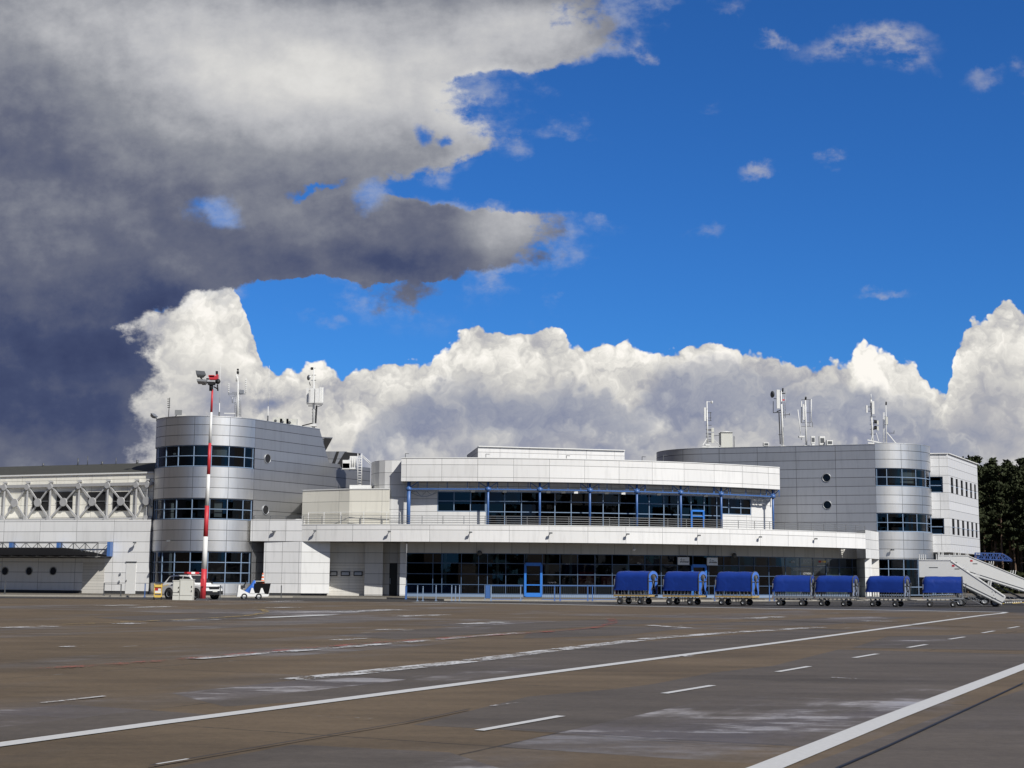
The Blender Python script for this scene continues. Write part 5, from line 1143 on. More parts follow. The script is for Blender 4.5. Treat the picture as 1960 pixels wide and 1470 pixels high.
for c, sz, lb in ((P(1466, 850.5, 134), (.5, .5, .3), 'small dark-fronted roof vent box left of the tallest mast'), (P(1556, 842, 132.5), (.35, .3, .7), 'small white cooler beside a black dish on grey roof'), (P(1573, 843.5, 132.5), (.5, .5, .8), 'white louvred cooler standing tallest on the grey roof'), (P(1587.5, 847.5, 132), (.55, .5, .45), 'low white box farthest right of the roof coolers')):
    o = thing('roof_cooler', tuple(c), lb, 'air conditioner'); mb = MB(); mb.box(tuple(c), sz); mb.box((c.x, c.y, c.z - sz[2] / 2 - .12), (sz[0] * .7, .3, .3)); mb.build('casing', M['mast_white'], o); mb = MB(); mb.box((c.x, c.y - sz[1] / 2 - .01, c.z), (sz[0] * .7, .03, sz[2] * .55)); mb.build('grille', M['steel_grey'], o)
# ------------------------------------------------------------------ wall signs
def text_mesh(s, size, mat, parent, Mx, name='lettering', bold=0.0, ext=0.004):
    cu = bpy.data.curves.new(name, 'FONT'); cu.body = s; cu.size = size; cu.align_x = 'CENTER'; cu.align_y = 'CENTER'; cu.extrude = ext; cu.offset = bold
    tmp = bpy.data.objects.new('tmp', cu); C.objects.link(tmp); dg = bpy.context.evaluated_depsgraph_get(); me = bpy.data.meshes.new_from_object(tmp.evaluated_get(dg))
    C.objects.unlink(tmp); bpy.data.objects.remove(tmp)
    me.materials.clear(); me.materials.append(mat); me.name = name
    o = bpy.data.objects.new(name, me); C.objects.link(o)
    if parent: o.parent = parent; me.transform(Matrix.Translation(-ORG.get(parent.name, V(0, 0, 0))) @ Mx); ORG[o.name] = ORG.get(parent.name, V(0, 0, 0))
    else: me.transform(Mx)
    return o
def face_M(p, n):                       # text plane at p facing n (horizontal normal)
    n = Vector(n).normalized(); x = V(-n.y, n.x, 0); z = V(0, 0, 1)
    return Matrix(((x.x, z.x, n.x, p[0]), (x.y, z.y, n.y, p[1]), (x.z, z.z, n.z, p[2]), (0, 0, 0, 1)))
for x0, x1, y0, y1, big, lb in ((1296.5, 1319.5, 1066.5, 1081, 'Terminal', 'white sign with the left one of two bird logos hanging under the balcony'), (1352.5, 1374, 1067.5, 1082, 'Lotnisko', 'white sign with the right one of two bird logos hanging under the balcony')):
    px = (x0 + x1) / 2; a = ang_of(HC, RG + .3, px, 1074); p = pt(HC, RG + .3, a); n = (math.sin(a), -math.cos(a), 0); z = Z(px, (y0 + y1) / 2, p[1]); k = p[1] / 2774
    w, h = (x1 - x0) * k / math.cos(a - 0.0), (y1 - y0) * k
    o = thing('hanging_sign', (p[0], p[1], z), lb, 'sign', 'white signs under the balcony')
    mb = MB(); mb.box((p[0], p[1], z), (w, .08, h), a); mb.build('board', M['white_paint'], o)
    q = V(p[0], p[1], z) + V(*n) * .045; tx = V(math.cos(a), math.sin(a), 0)
    text_mesh(big, .19, M['black'], o, face_M(q + tx * .1 + V(0, 0, -.06), n), bold=.004); text_mesh('Port', .12, M['black'], o, face_M(q + tx * .02 + V(0, 0, .08), n))
    mb = MB(); c = q - tx * .28 + V(0, 0, .06); mb.face([c, c + tx * .1 + V(0, 0, .05), c + tx * .08 + V(0, 0, .16), c + tx * .03 + V(0, 0, .08)]); c = q - tx * .33 + V(0, 0, -.04); mb.face([c, c + V(0, 0, -.12) + tx * .06, c + tx * .13 + V(0, 0, .01)]); mb.build('emblem', M['black'], o)
    mb = MB(); mb.bar(V(p[0], p[1], z + h / 2) - tx * w * .35, V(p[0], p[1], zs) - tx * w * .35, .03); mb.bar(V(p[0], p[1], z + h / 2) + tx * w * .35, V(p[0], p[1], zs) + tx * w * .35, .03); mb.build('hanger', M['steel_grey'], o)
px = 1545; a = ang_of(HC, RG + .1, px, 1085); p = pt(HC, RG + .1, a); n = V(math.sin(a), -math.cos(a), 0); tx = V(math.cos(a), math.sin(a), 0)
o = thing('shop_lettering', (p[0], p[1], 2.8), 'grey BEAUTY lettering with two lines of Polish text on dark glass', 'sign')
M['dim_letter'] = plain('dim_letter', (0.45, 0.45, 0.44), .6)
def at_(px, py): 
    a = ang_of(HC, RG + .1, px, py); p = pt(HC, RG + .1, a); return (p[0], p[1], Z(px, py, p[1]))
def txt(s, px, py, size, it=False):
    c = at_(px, py); text_mesh(s, size, M['dim_letter'], o, face_M(c, n))
txt('BEAUTY', 1546.5, 1074.5, .36); txt('aelia', 1518, 1075, .3); txt('OGÓLNODOSTĘPNA', 1534, 1090, .24); txt('CZĘŚĆ', 1564, 1090.5, .24); txt('LOTNISKA', 1545, 1098, .24)
for (x0, x1, col) in ((1567, 1571, 'red_inside'), (1571.5, 1575.5, 'tan'), (1576, 1581, 'yellow')):
    mb = MB(); c0_, c1_ = V(*at_(x0, 1075)), V(*at_(x1, 1075)); mb.bar(c0_, c1_, .02, .16); mb.build('logo_block', M[col], o)
mb = MB(); mb.bar(V(*at_(1564, 1082.5)), V(*at_(1580, 1082.5)), .02, .05); mb.build('underline', M['dim_letter'], o)
c = at_(1561, 1111.5)
o = thing('round_sign', (c[0], c[1] - 1, c[2]), 'red round prohibition-style sign on a dark board between two blue carts', 'sign')
mb = MB(); mb.box((c[0], c[1] - 1.0, c[2] - .25), (.55, .06, 1.3)); mb.tube((c[0], c[1] - .94, .1), (c[0], c[1] - .94, c[2]), .04); mb.build('board', M['black'], o)
mb = MB(); mb.lathe((c[0], c[1] - 1.04, c[2]), V(0, -1, 0), [(0, .09), (.02, .09), (.02, .2), (0, .2)], 20); mb.build('disc', M['red_paint'], o, fix=True)
mb = MB(); mb.lathe((c[0], c[1] - 1.04, c[2]), V(0, -1, 0), [(0, .001), (.015, .001), (.015, .09)], 16); mb.build('centre', M['white_paint'], o, fix=True)

# ------------------------------------------------------------------ fence line
def post(px, ytop, ybot, mat='galv', w=.06, lb=None):
    g = G(px, ybot, .12); z = Z(px, ytop, g.y)
    o = thing('fence_post', (g.x, g.y, .12), lb, 'post', 'posts along the kerb')
    mb = MB(); mb.bar((g.x, g.y, .12), (g.x, g.y, z), w, w); mb.bar((g.x, g.y, z - .03), (g.x, g.y - .06, z - .03), .05, .06); mb.build('upright', M[mat], o); mb = MB(); mb.box((g.x, g.y, .135), (.16, .16, .03)); mb.build('foot_plate', M[mat], o); return g, z
post(9, 1113, 1137, 'steel_grey', lb='lone dark post at the far left below the portholes')
post(198.5, 1116, 1140, 'steel_grey', lb='dark post left of the white door joined by a low rail')
post(231, 1118, 1141.5, 'steel_grey', lb='dark post just in front of the white door side')
post(277, 1117, 1143, 'blue_steel', lb='blue post at the foot of the left round tower')
post(421, 1120, 1148, 'steel_grey', lb='thin dark post just right of the white car')
post(538, 1120.5, 1145, 'steel_grey', lb='thin dark post right of the small tow tractor')
post(777, 1121, 1147, 'blue_steel', .12, lb='blue end post of the fence below the lit white pier')
for x, lb in ((799, 'first grey-blue post from the left pier'), (809.5, 'second grey-blue post from the left pier'), (834.5, 'grey-blue post midway along the blue spandrels'), (864.5, 'grey-blue post left of the tall kerb post'), (871.8, 'tall grey-blue post at the start of the kerb'), (879.5, 'grey-blue post at the right end of the blue spandrels'),
              (940, 'grey post close beside the blue gate panel'), (996.5, 'thin post just left of the bright blue door'), (1061.5, 'blue post left of the mesh panel, near the tan board'), (1072, 'blue post at the left edge of the mesh panel'), (1125, 'blue post left of the pair by the red partition'), (1134, 'blue post right of the pair by the red partition'), (1368, 'post seen between second and third blue cart'), (1473, 'post seen between third and fourth blue cart'), (1482, 'post close to the left side of fourth blue cart')):
    post(x, 1119.5 + (x % 3), 1150.5, 'pale_frame' if x < 1000 else 'blue_steel', .055, lb)
g = G(934, 1149, .12); o = thing('gate_panel', (g.x, g.y, .12), 'narrow solid blue gate leaf standing right of the brown inner door', 'gate')
a, b = P(928.5, 1120, g.y), P(939, 1120, g.y); mb = MB(); mb.box(((a.x + b.x) / 2, g.y, (a.z + .25) / 2), (b.x - a.x, .06, a.z - .25)); mb.build('leaf', M['blue_steel'], o); mb = MB(); mb.bar((a.x, g.y, .12), (a.x, g.y, a.z), .06); mb.bar((b.x, g.y, .12), (b.x, g.y, a.z), .06); mb.build('frame', M['pale_frame'], o)
def mesh_fence(x0, x1, yt, yb, lb):
    g0, g1 = G(x0, yb, .12), G(x1, yb, .12); z1 = Z(x0, yt, g0.y); o = thing('mesh_fence', tuple(g0), lb, 'fence', 'bar fence panels along the kerb')
    mb = MB(); n = int((g1 - g0).length / .14)
    for i in range(n + 1): p = g0 + (g1 - g0) * (i / n); mb.bar((p.x, p.y, .2), (p.x, p.y, z1), .012)
    mb.build('bars', M['steel_grey'], o)
    mb = MB(); mb.bar((g0.x, g0.y, z1), (g1.x, g1.y, z1), .04); mb.bar((g0.x, g0.y, .22), (g1.x, g1.y, .22), .04); mb.build('rail', M['blue_steel'], o)
mesh_fence(940, 1001, 1121, 1150, 'bar fence panel between gate leaf and bright blue door'); mesh_fence(1037, 1178, 1121, 1150.5, 'long bar fence panel right of the bright blue door')
g0, g1 = G(198.5, 1139, .12), G(231, 1140.5, .12)
o = thing('low_rail', tuple(g0), 'single low grey rail between the two posts by the white door', 'rail'); mb = MB(); mb.bar((g0.x, g0.y, .3), (g1.x, g1.y, .3), .04); mb.bar((g0.x, g0.y, .92), (g1.x, g1.y, .92), .025); mb.build('tube', M['steel_grey'], o)
g = G(710, 1139.5, .12); o = thing('small_bench', (g.x, g.y, .12), 'small dark bench in the shade beside the roller garage door', 'bench')
mb = MB(); mb.box((g.x, g.y, .5), (.62, .35, .05)); mb.build('seat', M['black'], o); mb = MB(); mb.box((g.x, g.y + .15, .38), (.5, .04, .22)); mb.build('back', M['steel_grey'], o)
for s in (-1, 1):
    mb = MB(); mb.bar((g.x + s * .26, g.y - .12, .12), (g.x + s * .26, g.y - .12, .48), .04); mb.bar((g.x + s * .26, g.y + .12, .12), (g.x + s * .26, g.y + .12, .48), .04); mb.build('leg', M['galv'], o)

# ------------------------------------------------------------------ cabinets, yellow rack
def cabinet(px0, px1, ytop, lb, seam=None, Y=95.3):
    a, b = P(px0, 1120, Y), P(px1, 1120, Y); zt = Z(px0, ytop, Y); o = thing('utility_cabinet', ((a.x + b.x) / 2, Y, 0), lb, 'cabinet', 'utility cabinets by the mast'); w = b.x - a.x; cx = (a.x + b.x) / 2
    mb = MB(); mb.box((cx, Y + .25, zt / 2), (w, .5, zt)); bd = mb.build('body', M['cabinet'], o)
    mb = MB(); mb.box((cx, Y - .01, (zt + .28) / 2), (w - .05, .03, zt - .34)); d = mb.build('door', M['cabinet'], o)
    mb = MB(); mb.box((cx + w * .42, Y - .045, zt * .66), (.04, .05, .1)); mb.box((cx + w * .42, Y - .045, zt * .45), (.04, .05, .1)); mb.build('handle', M['black'], d)
    mb = MB(); mb.box((cx, Y + .25, zt + .02), (w + .05, .56, .05)); mb.build('lid', M['cabinet'], o)
    if seam: mb = MB(); mb.box((cx, Y - .03, zt * .4), (w, .02, .025)); mb.build('seam', M['steel_grey'], o)
cabinet(344.3, 369.3, 1109.5, 'larger pale grey utility cabinet in front of the white car'); cabinet(331, 343.4, 1112, 'smaller pale cabinet with a mid seam, left of the larger one', True)
Yk = 96; a, b = P(295.5, 1130, Yk), P(309.5, 1130, Yk); cx = (a.x + b.x) / 2; w = b.x - a.x; h = Z(300, 1120, Yk)
o = thing('yellow_trolley', (cx, Yk, 0), 'yellow framed trolley board left of the utility cabinets', 'trolley')
for s in (-1, 1): mb = MB(); mb.bar((cx + s * w / 2, Yk, .05), (cx + s * w / 2, Yk, h + .1), .05); mb.build('upright', M['yellow'], o)
for z, hh in ((h - .05, .16), (.22, .14), (.42, .05)): mb = MB(); mb.box((cx, Yk, z), (w, .1, hh)); mb.build('rail', M['yellow'], o)
mb = MB(); mb.box((cx, Yk + .02, .72), (w - .06, .04, .42)); mb.build('board', M['red_inside'], o)
mb = MB(); mb.box((cx, Yk - .01, .5), (w - .08, .03, .16)); mb.box((cx + .1, Yk - .01, .66), (.18, .03, .14)); mb.build('label_plate', M['white_paint'], o)
for s in (-1, 1): mb = MB(); mb.lathe((cx + s * w / 2, Yk, .1), V(1, 0, 0), [(-.03, .001), (-.03, .1), (.03, .1), (.03, .001)], 14); mb.build('wheel', M['rubber'], o)
mb = MB(); mb.bar((cx + w / 2, Yk, h - .1), (cx + w / 2 + .45, Yk - .1, h + .05), .035); mb.build('handle', M['yellow'], o)

# ------------------------------------------------------------------ vehicles
def wheel(parent, c, axis, r, w, hub='galv', hubr=.6):
    mb = MB(); mb.lathe(c, axis, [(-w / 2, r * hubr), (-w / 2, r * .92), (-w * .38, r), (w * .38, r), (w / 2, r * .92), (w / 2, r * hubr)], 24); wh = mb.build('wheel', M['rubber'], parent)
    mb = MB(); mb.lathe(c, axis, [(w * .30, .001), (w * .36, r * .15), (w * .3, r * .2), (w * .34, r * hubr * .8), (w * .45, r * hubr)], 20, True); mb.lathe(c, axis, [(-w * .45, r * hubr), (-w * .3, .001)], 12); mb.build('hub', M[hub], wh, fix=True)
    return wh
# white SUV : local +x forward, +y left
def build_suv(loc, rz):
    o = thing('suv_car', loc, 'white off-road car with roof light bar parked behind the cabinets and mast', 'car', None, False, rz)
    L = 4.3; hw = .88
    def sec(x, zb, zs_, wz):   # lower body section
        return [(x, -hw * wz, zb), (x, -hw * wz, zs_ - .12), (x, -hw * wz * .95, zs_), (x, hw * wz * .95, zs_), (x, hw * wz, zs_ - .12), (x, hw * wz, zb)]
    mb = MB(); mb.loft([sec(-2.12, .45, .95, .86), sec(-2.02, .35, 1.04, .96), sec(-1.2, .3, 1.08, 1.0), sec(0, .28, 1.06, 1.0), sec(.9, .28, 1.05, 1.0), sec(1.05, .28, 1.03, 1.0), sec(1.75, .3, .97, .98), sec(2.0, .35, .88, .92), sec(2.14, .42, .72, .82)])
    body = mb.build('body', M['white_paint'], o, fix=True)
    def gs(x, zt, wt_, wb=.9): return [(x, -hw * wb, 1.02), (x, -hw * wt_, zt - .05), (x, -hw * (wt_ - .08), zt), (x, hw * (wt_ - .08), zt), (x, hw * wt_, zt - .05), (x, hw * wb, 1.02)]
    mb = MB(); mb.loft([gs(-2.0, 1.12, .84), gs(-1.55, 1.56, .76), gs(-1.2, 1.62, .75), gs(0, 1.65, .75), gs(.42, 1.6, .75), gs(1.12, 1.06, .86)]); mb.build('cabin', M['white_paint'], o, fix=True)
    def lerp(zt, z): k = (z - 1.02) / (zt - 1.07); return hw * (.9 + (.76 - .9) * k)
    for s in (-1, 1):
        for pts in ([(-1.72, 1.12), (-1.15, 1.12), (-1.15, 1.5), (-1.5, 1.47)], [(-1.05, 1.12), (-.2, 1.12), (-.2, 1.54), (-1.05, 1.53)], [(-.12, 1.12), (.92, 1.12), (.42, 1.5), (-.12, 1.54)]):
            mb = MB(); mb.face([V(x, s * (lerp(1.62, z) + .012), z) for x, z in (pts if s < 0 else pts[::-1])]); mb.build('side_window', M['black'], o)
        mb = MB(); mb.box((.75, s * .98, 1.12), (.18, .2, .16)); mb.build('mirror', M['black'], o)
        mb = MB(); mb.box((-.6, s * .62, 1.7), (1.8, .04, .04)); mb.box((-1.4, s * .62, 1.67), (.1, .04, .08)); mb.box((.2, s * .62, 1.68), (.1, .04, .08)); mb.build('roof_rail', M['black'], o)
        mb = MB(); mb.box((2.03, s * .62, .80), (.16, .36, .17)); mb.build('headlight', M['galv'], o)
        mb = MB(); mb.box((-2.07, s * .7, .9), (.12, .26, .2)); mb.build('tail_light', M['red_paint'], o)
        for x in (-1.33, 1.32):
            mb = MB(); mb.lathe((x, s * (hw - .05), .36), V(0, s, 0), [(0, .001), (.055, .001), (.055, .42), (-.02, .42)], 24, False); mb.build('wheel_arch', M['black'], o, fix=True)
            wheel(o, V(x, s * .8, .345), V(0, s, 0), .345, .24)
        mb = MB(); mb.box((0, s * hw, .42), (2.0, .05, .2)); mb.build('sill', M['black'], o)
        mb = MB(); mb.box((-.3, s * (hw + .012), .98), (.2, .03, .04)); mb.box((-1.0, s * (hw + .012), .98), (.2, .03, .04)); mb.build('door_handle', M['black'], o)
    mb = MB(); mb.face([V(.48, -.6, 1.585), V(1.06, -.7, 1.12), V(1.06, .7, 1.12), V(.48, .6, 1.585)]); mb.v = [p + V(.02, 0, .02) for p in mb.v]; mb.build('windscreen', M['black'], o)
    mb = MB(); mb.face([V(-2.0, .62, 1.16), V(-2.0, -.62, 1.16), V(-1.6, -.56, 1.53), V(-1.6, .56, 1.53)]); mb.v = [p + V(-.02, 0, .02) for p in mb.v]; mb.build('rear_window', M['black'], o)
    mb = MB(); mb.box((2.1, 0, .78), (.12, .9, .18)); mb.build('grille', M['black'], o); mb = MB(); mb.box((2.1, 0, .45), (.22, 1.5, .26)); mb.build('bumper', M['black'], o)
    mb = MB(); mb.box((2.22, 0, .56), (.03, .42, .10)); mb.build('number_plate', M['cabinet'], o)
    mb = MB(); mb.box((-.1, 0, 1.77), (.3, 1.1, .12)); mb.box((-.1, 0, 1.7), (.1, .9, .1)); lb_ = mb.build('light_bar', M['red_paint'], o); mb = MB(); mb.box((-.1, 0, 1.775), (.31, .34, .125)); mb.build('centre_lamp', M['white_paint'], lb_)
    return o
c = P(364, 1147, 98.5); build_suv((c.x, 99.0, 0), R_(-35))
# tow tractor, local -x forward
c = P(484, 1147, 100); o = thing('tow_tractor', (c.x, 100, 0), 'small white tow tractor with blue cover and black rear box by the tower', 'tractor', None, False, R_(14))
mb = MB(); mb.loft([[(x, -.5, a), (x, -.5, b_), (x, .5, b_), (x, .5, a)] for x, a, b_ in ((-1.05, .25, .62), (-.98, .2, .75), (-.3, .2, .42), (.95, .2, .42), (1.05, .28, .5))]); mb.hexa([V(-1.1, -.5, .18), V(-.92, -.5, .18), V(-.92, .5, .18), V(-1.1, .5, .18), V(-1.02, -.48, .98), V(-.9, -.48, .98), V(-.9, .48, .98), V(-1.02, .48, .98)]); mb.build('body', M['white_paint'], o, fix=True)
for x0 in (-.1, .55): mb = MB(); mb.hexa([V(x0 - .16, -.53, .4), V(x0 + .2, -.53, .4), V(x0 + .2, -.45, .4), V(x0 - .16, -.45, .4), V(x0 - .05, -.53, .78), V(x0 + .05, -.53, .78), V(x0 + .05, -.45, .78), V(x0 - .05, -.45, .78)]); mb.build('side_guard', M['white_paint'], o, fix=True)
mb = MB(); mb.loft([[(x, -.42, a), (x, -.4, b_), (x, .4, b_), (x, .42, a)] for x, a, b_ in ((-.62, .38, .52), (-.4, .36, .75), (-.15, .45, 1.02), (0.02, .6, 1.3), (.12, .8, 1.28))], True); mb.build('cover', M['tarp_end'], o, fix=True)
mb = MB(); mb.hexa([V(.05, -.5, .45), V(1.02, -.5, .35), V(1.02, .5, .35), V(.05, .5, .45), V(.05, -.52, 1.1), V(1.15, -.52, 1.1), V(1.15, .52, 1.1), V(.05, .52, 1.1)]); mb.build('rear_box', M['black_matte'], o, fix=True)
mb = MB(); mb.box((.45, 0, 1.24), (.75, .8, .04)); [mb.bar((x, s * .36, 1.1), (x, s * .36, 1.25), .04) for x in (.12, .78) for s in (-1, 1)]; mb.build('rack', M['cabinet'], o)
mb = MB(); mb.bar((-.85, -.2, .55), (-.5, -.2, 1.12), .06); mb.bar((-.85, .2, .55), (-.5, .2, 1.12), .06); mb.lathe((-.55, 0, 1.1), V(-.8, 0, .5), [(-.02, .2), (.02, .2), (.02, .16), (-.02, .16)], 16); mb.bar((-.8, 0, .7), (-.55, 0, 1.1), .05); mb.box((-.7, -.1, .85), (.2, .25, .18), .3); mb.build('steering_column', M['black'], o)
for x, y in ((-.62, -.44), (.36, -.44), (-.62, .44), (.36, .44)): wheel(o, V(x, y, .2), V(0, -1 if y < 0 else 1, 0), .21, .16, 'steel_grey')
p = o.matrix_world if False else None
cc = Matrix.Translation((c.x, 100, 0)) @ Matrix.Rotation(R_(14), 4, 'Z') @ V(.62, -.1, 1.1)
o = thing('traffic_cone', tuple(cc), 'orange and white striped traffic cone standing on the tractor box', 'cone')
mb = MB(); mb.box((cc.x, cc.y, cc.z + .02), (.34, .34, .04)); mb.build('base', M['orange'], o)
for i, (z0, z1, m) in enumerate(((.04, .22, 'orange'), (.22, .34, 'white_paint'), (.34, .46, 'orange'), (.46, .58, 'white_paint'), (.58, .7, 'orange'))):
    r = lambda z: .14 - .15 * z; mb = MB(); mb.tube(cc + V(0, 0, z0), cc + V(0, 0, z1), r(z0), r(z1), 16); mb.build('stripe', M[m], o)

# baggage carts: local x along the cart, origin at wheel line centre
def build_cart(kind):
    g = kind == 1
    o = thing('baggage_cart', (0, 0, 0), '', 'cart', 'covered baggage carts in a row', False)
    Lb, Wb = 2.35, 1.45; hx, hy = Lb / 2, Wb / 2; zb = .60; zt = 2.08 if g else 1.88; fr = 'galv'
    mb = MB(); mb.box((0, 0, zb - .05), (Lb, Wb, .09)); mb.build('deck', M['steel_grey'], o)
    mb = MB()
    for s in (-1, 1): mb.bar((-hx, s * hy, zb - .06), (hx, s * hy, zb - .06), .07, .1); mb.bar((s * hx, -hy, zb - .06), (s * hx, hy, zb - .06), .07, .1)
    mb.build('deck_frame', M['cart_yellow'] if g else M['galv'], o)
    # canvas: vaulted tarp over hoops, open slightly below
    zlow = .88; n = 12; prof = [(-hy - .02, zlow)]
    for i in range(n + 1):
        t = math.pi * (1 - i / n); prof.append((math.cos(t) * (hy + .02), (zt - .42) + .42 * (max(0, math.sin(t)) ** .75)))
    prof.append((hy + .02, zlow))
    mb = MB(); xs = [-hx - .03 + (Lb + .02) * i / 14 for i in range(15)]; rnd = random.Random(3 + kind)
    secs = []
    for i, x in enumerate(xs):
        sag = .010 * math.sin(i * 1.1) + rnd.uniform(-.005, .005); k = 1 - (.13 if i == 0 else (.03 if i == 1 else 0))
        secs.append([(x + (.10 * (1 - abs(y) / hy) if i == 14 else 0) * 0 + (-.0), y * (k if z > 1.2 else 1), z * (1 if z < 1.3 else (k if i == 0 else 1)) - (sag if z > 1.2 else rnd.uniform(0, .008))) for y, z in prof])
    k0 = len(mb.v)
    for se in secs: mb.v += [Vector(p) for p in se]
    m_ = len(prof)
    for i in range(14):
        for j in range(m_ - 1): mb.f.append([k0 + i * m_ + j, k0 + (i + 1) * m_ + j, k0 + (i + 1) * m_ + j + 1, k0 + i * m_ + j + 1]); mb.sm.append(True); mb.mi.append(0); mb.uv.append([(0, 0)] * 4)
    mb.f.append([k0 + j for j in range(m_)]); mb.sm.append(False); mb.mi.append(0); mb.uv.append([(0, 0)] * m_)
    # side cloth hem
    mb.box((0, -hy - .03, zlow + .03), (Lb, .03, .07)); mb.build('canvas_cover', M['tarp'], o)
    # right end: open hoop with gathered cloth
    mb = MB()
    for i in range(len(prof) - 1): mb.bar((hx + .0, prof[i][0], prof[i][1]), (hx + .0, prof[i + 1][0], prof[i + 1][1]), .05)
    for i in range(1, 8): y = -hy + Wb * i / 8; mb.tube((hx + .02, y * .25, zt - .62), (hx + .02, y * .92, zt - .05 - .3 * (abs(y) / hy) ** 3), .022, n=5)
    mb.tube((hx + .02, -hy, zt - .62), (hx + .02, hy, zt - .62), .025, n=5); mb.tube((hx + .02, 0, zt - .62), (hx + .02, -hy * .6, .7), .025, n=5); mb.tube((hx + .02, 0, zt - .62), (hx + .02, hy * .6, .7), .025, n=5)
    mb.build('end_hoop', M['steel_grey'], o)
    for s in (-1, 1):
        mb = MB(); n2 = 6; base = []
        y0, y1 = (s * hy * 1.0, s * hy * ((.12 if s < 0 else .6) if g else .3)); P_ = []
        for k in range(n2 + 1):
            y = y0 + (y1 - y0) * k / n2; P_.append((hx - .03 + .04 * (k % 2), y))
        for k in range(n2): mb.face([(P_[k][0], P_[k][1], .66), (P_[k + 1][0], P_[k + 1][1], .66), (P_[k + 1][0], P_[k + 1][1] * .94, zt - .45 + .12 * k / n2), (P_[k][0], P_[k][1], zt - .5 + .12 * k / n2)], smooth=False)
        mb.build('end_curtain', M['tarp_end'] if g else M['plastic_sheet'], o)
    m3 = MB()
    for i in range(1, len(prof) - 2): m3.face([(hx + .03, prof[i][0], prof[i][1]), (hx + .03, prof[i + 1][0], prof[i + 1][1]), (hx + .05, prof[i + 1][0] * .72, zt - .62 + (prof[i + 1][1] - zt + .62) * .72), (hx + .05, prof[i][0] * .72, zt - .62 + (prof[i][1] - zt + .62) * .72)], smooth=True)
    m3.build('gathered_hem', M['tarp_end'] if g else M['tarp'], o)
    # side bars
    nb = 11 if g else 16
    for s in (-1, 1):
        mb = MB()
        for i in range(nb): x = -hx + .05 + (Lb - .1) * i / (nb - 1); mb.bar((x, s * (hy - .02), zb), (x, s * (hy - .02), 1.1), .028)
        mb.bar((-hx, s * (hy - .02), .99), (hx, s * (hy - .02), .99), .03); mb.build('side_bars', M['galv'], o)
    for x in (-hx, hx):
        for y in (-hy, hy): mb = MB(); mb.bar((x * .985, y * .97, zb), (x * .985, y * .97, zt - .5), .05); mb.build('corner_post', M['galv'], o)
    # under-frame and wheels
    mb = MB()
    for s in (-1, 1): mb.bar((-hx + .1, s * hy * .9, .36 if not g else .42), (hx - .1, s * hy * .9, .36 if not g else .42), .035)
    for i in range(8 if not g else 4):
        x = -hx * .8 + 1.6 * hx * i / 7 if not g else -.25 + .17 * i
        for s in (-1, 1): mb.bar((x, s * hy * .9, .2 if g else .36), (x, s * hy * .9, zb - .08), .03)
    if g: [mb.bar((-.28, s * hy * .9, .2), (.3, s * hy * .9, .2), .03) for s in (-1, 1)]
    mb.build('under_rack', M['galv'] if not g else M['steel_grey'], o)
    r = .20 if g else .18
    for x in (-.78, .60):
        for s in (-1, 1):
            mb = MB(); mb.bar((x - .16, s * hy * .86, zb - .1), (x, s * hy * .86, r + .02), .05); mb.bar((x + .16, s * hy * .86, zb - .1), (x, s * hy * .86, r + .02), .05); mb.build('fork', M['black'], o)
            wheel(o, V(x, s * hy * .93, r), V(0, s, 0), r, .13, 'galv', .40)
        mb = MB(); mb.tube((x, -hy * .9, r), (x, hy * .9, r), .03); mb.build('axle', M['steel_grey'], o)
    mb = MB(); mb.bar((hx, 0, .42), (hx + .55, 0, .40), .05); mb.bar((hx - .1, -.3, .5), (hx + .3, 0, .42), .04); mb.bar((hx - .1, .3, .5), (hx + .3, 0, .42), .04); mb.lathe((hx + .6, 0, .4), V(0, 0, 1), [(-.02, .05), (.02, .05), (.02, .08), (-.02, .08)], 12)
    if not g: mb.bar((hx + .1, -.25, .45), (hx - .12 + .35, -.25, 1.45), .035); mb.bar((hx + .1, .25, .45), (hx + .22, .25, 1.45), .035); mb.bar((hx + .22, -.25, 1.45), (hx + .22, .25, 1.45), .035)
    mb.build('tow_bar', M['steel_grey'], o)
    for s in (-1, 1): mb = MB(); mb.box((-hx + .06, s * (hy + .015), zb - .08), (.16, .03, .08)); mb.build('reflector', M['orange'] if g else M['red_paint'], o)
    return o
M['cart_yellow'] = plain('cart_yellow', (0.42, 0.30, 0.12), .55, var=.35, scale=9)
CA, CB = build_cart(1), build_cart(0)
spots = [(CA, 1217, 1157, -28), (CA, 1311, 1158.2, -27), (CA, 1411, 1159.3, -26), (CB, 1519, 1160.0, -20), (CB, 1602, 1160.8, -27), (CB, 1700, 1161.6, -28), (CB, 1805, 1162.2, -17)]
labels = ['leftmost blue covered baggage cart with yellow-edged deck', 'blue covered cart with yellow-edged deck, second from the left', 'blue covered cart standing just left of the BEAUTY lettering, yellow-edged deck',
          'blue covered cart left of the red round sign, grey frame', 'blue covered cart right of the red round sign, grey frame', 'blue covered cart before the right round tower, grey frame', 'rightmost blue covered cart under the stair platform']
used = set()
for (proto, px, py, rz), lb in zip(spots, labels):
    o = proto if proto.name not in used else copy_tree(proto); used.add(proto.name)
    g = G(px, py); yy = g.y + .6; u = U(px, 1150)
    o.location = (u * yy, yy, 0.004); o.rotation_euler = (0, 0, R_(rz)); o['label'] = lb

